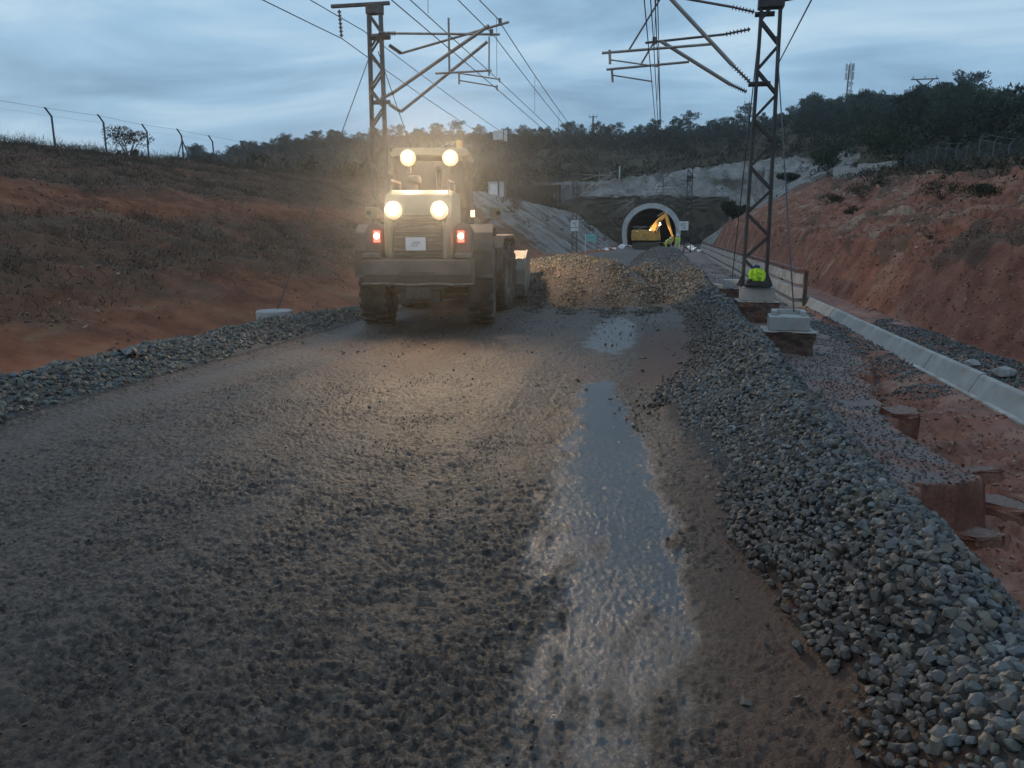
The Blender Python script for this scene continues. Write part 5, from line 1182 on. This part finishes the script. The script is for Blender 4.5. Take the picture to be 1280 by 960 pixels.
def scrub(name, label, x, y, rad, K, size, pal, lift=.4, flat=.8, up=.5, aspect=.3):
    z = height(x, y, False); C = np.stack([x, y, z + rad * lift], 1); cols = np.array(pal)[rng.randint(0, len(pal), len(x))] * rng.uniform(.7, 1.3, (len(x), 1))
    V, F, Cc = blades(C, rad, K, size, flat, up, aspect, cols); o0 = np.array([x[0], y[0], z[0]])
    o = link(name, np_mesh(name, V - o0, F, False, Cc), M['leaf']); o.location = o0; tag(o, label, 'scrub', kind='stuff'); return o
DRY = [(.125, .090, .064), (.092, .074, .054), (.150, .112, .080), (.080, .070, .052), (.105, .080, .066)]
GRN = [(.038, .048, .024), (.050, .052, .028), (.030, .040, .022), (.062, .052, .034)]
def pick(n, x0, x1, y0, y1, prob):
    x, y = rng.uniform(x0, x1, n), rng.uniform(y0, y1, n); z = coarse(x, y); k = rng.rand(n) < prob(x, y, z); return x[k], y[k]
x, y = pick(36000, -27.5, -7.6, 5, 62, lambda x, y, z: scrubmask_left(x, y, z) * (.35 + .65 * sstep(fbm(x, y, 1.6, 3, 112), -.2, .3)))
scrub('dry_scrub', 'dry brown scrub and weeds covering the left bank', x, y, rng.uniform(.10, .30, len(x)), 15, .055, DRY, .35, .6, .4, .13)
x, y = pick(5200, -40, -23.5, 12, 60, lambda x, y, z: .9 * np.exp(-((x + 26) / 3.0) ** 2) + .05)
scrub('crest_grass', 'tall dry grass standing along the crest of the left bank', x, y, rng.uniform(.12, .36, len(x)), 12, .10, DRY, .6, .9, 1.6, .06)
x, y = pick(12000, 6.5, 26, 14, 100, lambda x, y, z: (scrubmask_right(x, y, z) * .8 + .10) * (1 - sstep(y, 80, 104)))
scrub('dry_scrub', 'sparse dark weeds clinging to the red right bank', x, y, rng.uniform(.10, .30, len(x)), 16, .055, DRY[:4] + GRN[:2], .35, .6, .5, .16)
x, y = pick(2600, 15, 30, 36, 104, lambda x, y, z: .8 * np.exp(-((x - 19.5 - .06 * (y - 50)) / 2.2) ** 2))
scrub('crest_scrub', 'low dark bushes along the crest of the right bank', x, y, rng.uniform(.25, .7, len(x)), 16, .16, GRN + DRY[:2], .5, .8, .5, .3)
x, y = pick(7500, -150, 100, 62, 236, lambda x, y, z: ((np.hypot(x, y) > 64) & (((x < -17) & (y > 62)) | (y > 153) | ((x > 24) & (y > 60)))) * (.35 + .65 * sstep(fbm(x, y, 16, 3, 113), -.3, .25)) * (np.abs(np.arctan2(x, y) + .19) < .72))
scrub('hill_scrub', 'dark mass of scrub and low oak covering the hillside', x, y, rng.uniform(.5, 1.5, len(x)), 22, .36, GRN + DRY[:2], .45, .8, .3, .45)
x, y = pick(2600, 24, 112, 66, 232, lambda x, y, z: ((x > 27) & (x / y < .48) & (x / y > .13)) * 1.0)
scrub('distant_wood', 'dark continuous mass of pine wood on the right hillside', x, y, rng.uniform(1.0, 1.9, len(x)), 34, .34, [(.030, .042, .020), (.024, .034, .018), (.036, .046, .022)], .9, 1.0, .3, .45)
x, y = pick(2600, -150, 30, 200, 234, lambda x, y, z: .85)
scrub('distant_wood', 'dark belt of low pines along the ridge above the tunnel', x, y, rng.uniform(.9, 1.7, len(x)), 30, .33, [(.032, .042, .022), (.026, .034, .020), (.040, .044, .026)], .8, 1.0, .3, .45)
x, y = pick(420, -19, 28, 58, 153, lambda x, y, z: (((x < -8.5) & (y > 60)) | ((x > 7) & (y > 100)) | (y > 142)) * (.3 + .6 * (y > 140)))
scrub('slope_weeds', 'tufts of weed rooted in the grey sprayed slopes', x, y, rng.uniform(.2, .7, len(x)), 22, .18, GRN, .3, .7, .4, .35)
def bush(name, label, x, y, w, h, pal, K=520, size=.10, aspect=.35):
    root = empty(name, (x, y, gz(x, y) - .05)); tag(root, label, 'bush', 'bushes on the banks'); b = MB(); cl = []
    for i in range(9):
        a = rng.uniform(0, 6.28); q = Vector((math.cos(a) * w * .40 * rng.uniform(.3, 1), math.sin(a) * w * .40 * rng.uniform(.3, 1), h * rng.uniform(.4, .85))); b.path([(0, 0, 0), q * .5 + Vector((0, 0, .05)), q], [.03, .02, .008], 5); cl.append(q[:])
    b.build('stems', M['bark'], root); C = np.array(cl); Rr = np.full(len(C), w * .24) * rng.uniform(.7, 1.2, len(C)); cols = np.array(pal)[rng.randint(0, len(pal), len(C))]
    V, F, Cc = blades(C, Rr, K // 9, size, h / w * 1.0, .4, aspect, cols); link('foliage', np_mesh('foliage', V, F, False, Cc), M['leaf'], root)
RUST = [(.10, .045, .030), (.075, .040, .028)]
bush('shrub', 'rusty leafed shrub silhouetted on the left bank crest by the fence', -26.6, 35.6, 2.6, 1.5, RUST, 1800, .06)
for (x, y, w, h, lb) in ((12.6, 55, 2.6, 1.1, 'wide dark bush near the middle of the red bank'), (11.2, 58, 1.8, .8, 'smaller dark bush left of the wide bush on the red bank'), (13.2, 42, 2.0, 1.0, 'dark bush nearest the right edge of the red bank'), (10.4, 47, 1.2, .6, 'small bush low on the red bank'),
                         (12.4, 34.5, 1.6, .7, 'bush low on the red bank at the frame edge'), (15.5, 63, 1.6, .9, 'bush high on the red bank under the fence'), (-17.9, 78.5, 1.8, 2.4, 'dark upright bush left of the pale hut'), (-14.4, 76.5, 1.7, 1.7, 'rounded dark bush right of the aerial posts')):
    bush('shrub', lb, x, y, w, h, GRN, 1400, .055, .3)
for (x, y, w, h, lb) in ((24, 99, 7, 5.2, 'large green oak bush above the pale stone wall'), (19.5, 104, 5, 3.6, 'green bush at the head of the right grey slope'), (8.0, 99, 3.0, 2.2, 'green bush overhanging the far end of the red bank'), (17.5, 122, 3.4, 1.8, 'dark bush in the middle of the right grey slope'), (11.8, 128, 2.2, 1.2, 'small dark bush lower on the right grey slope')):
    bush('shrub', lb, x, y, w, h, [(.034, .055, .020), (.028, .046, .020)], 1500, .20, .5)


# ------------------------------------------------------------------ thin haze, added to give the lamps a halo
HAZE = 0.00060
b = MB(); b.box((0, 0, 0), (900, 900, 52.0)); hz_m = bpy.data.materials.new('lamp_halo_haze'); hz_m.use_nodes = True
hN, hL = hz_m.node_tree.nodes, hz_m.node_tree.links
hN.remove(hN['Principled BSDF']); pv = hN.new('ShaderNodeVolumePrincipled'); pv.inputs['Color'].default_value = (.86, .90, .94, 1); pv.inputs['Density'].default_value = HAZE; pv.inputs['Anisotropy'].default_value = .88
hL.new(pv.outputs[0], hN['Material Output'].inputs['Volume'])
ho_ = b.build('haze', hz_m, None); ho_.location = (0, 0, 22.9); tag(ho_, kind='stuff')
#--END--
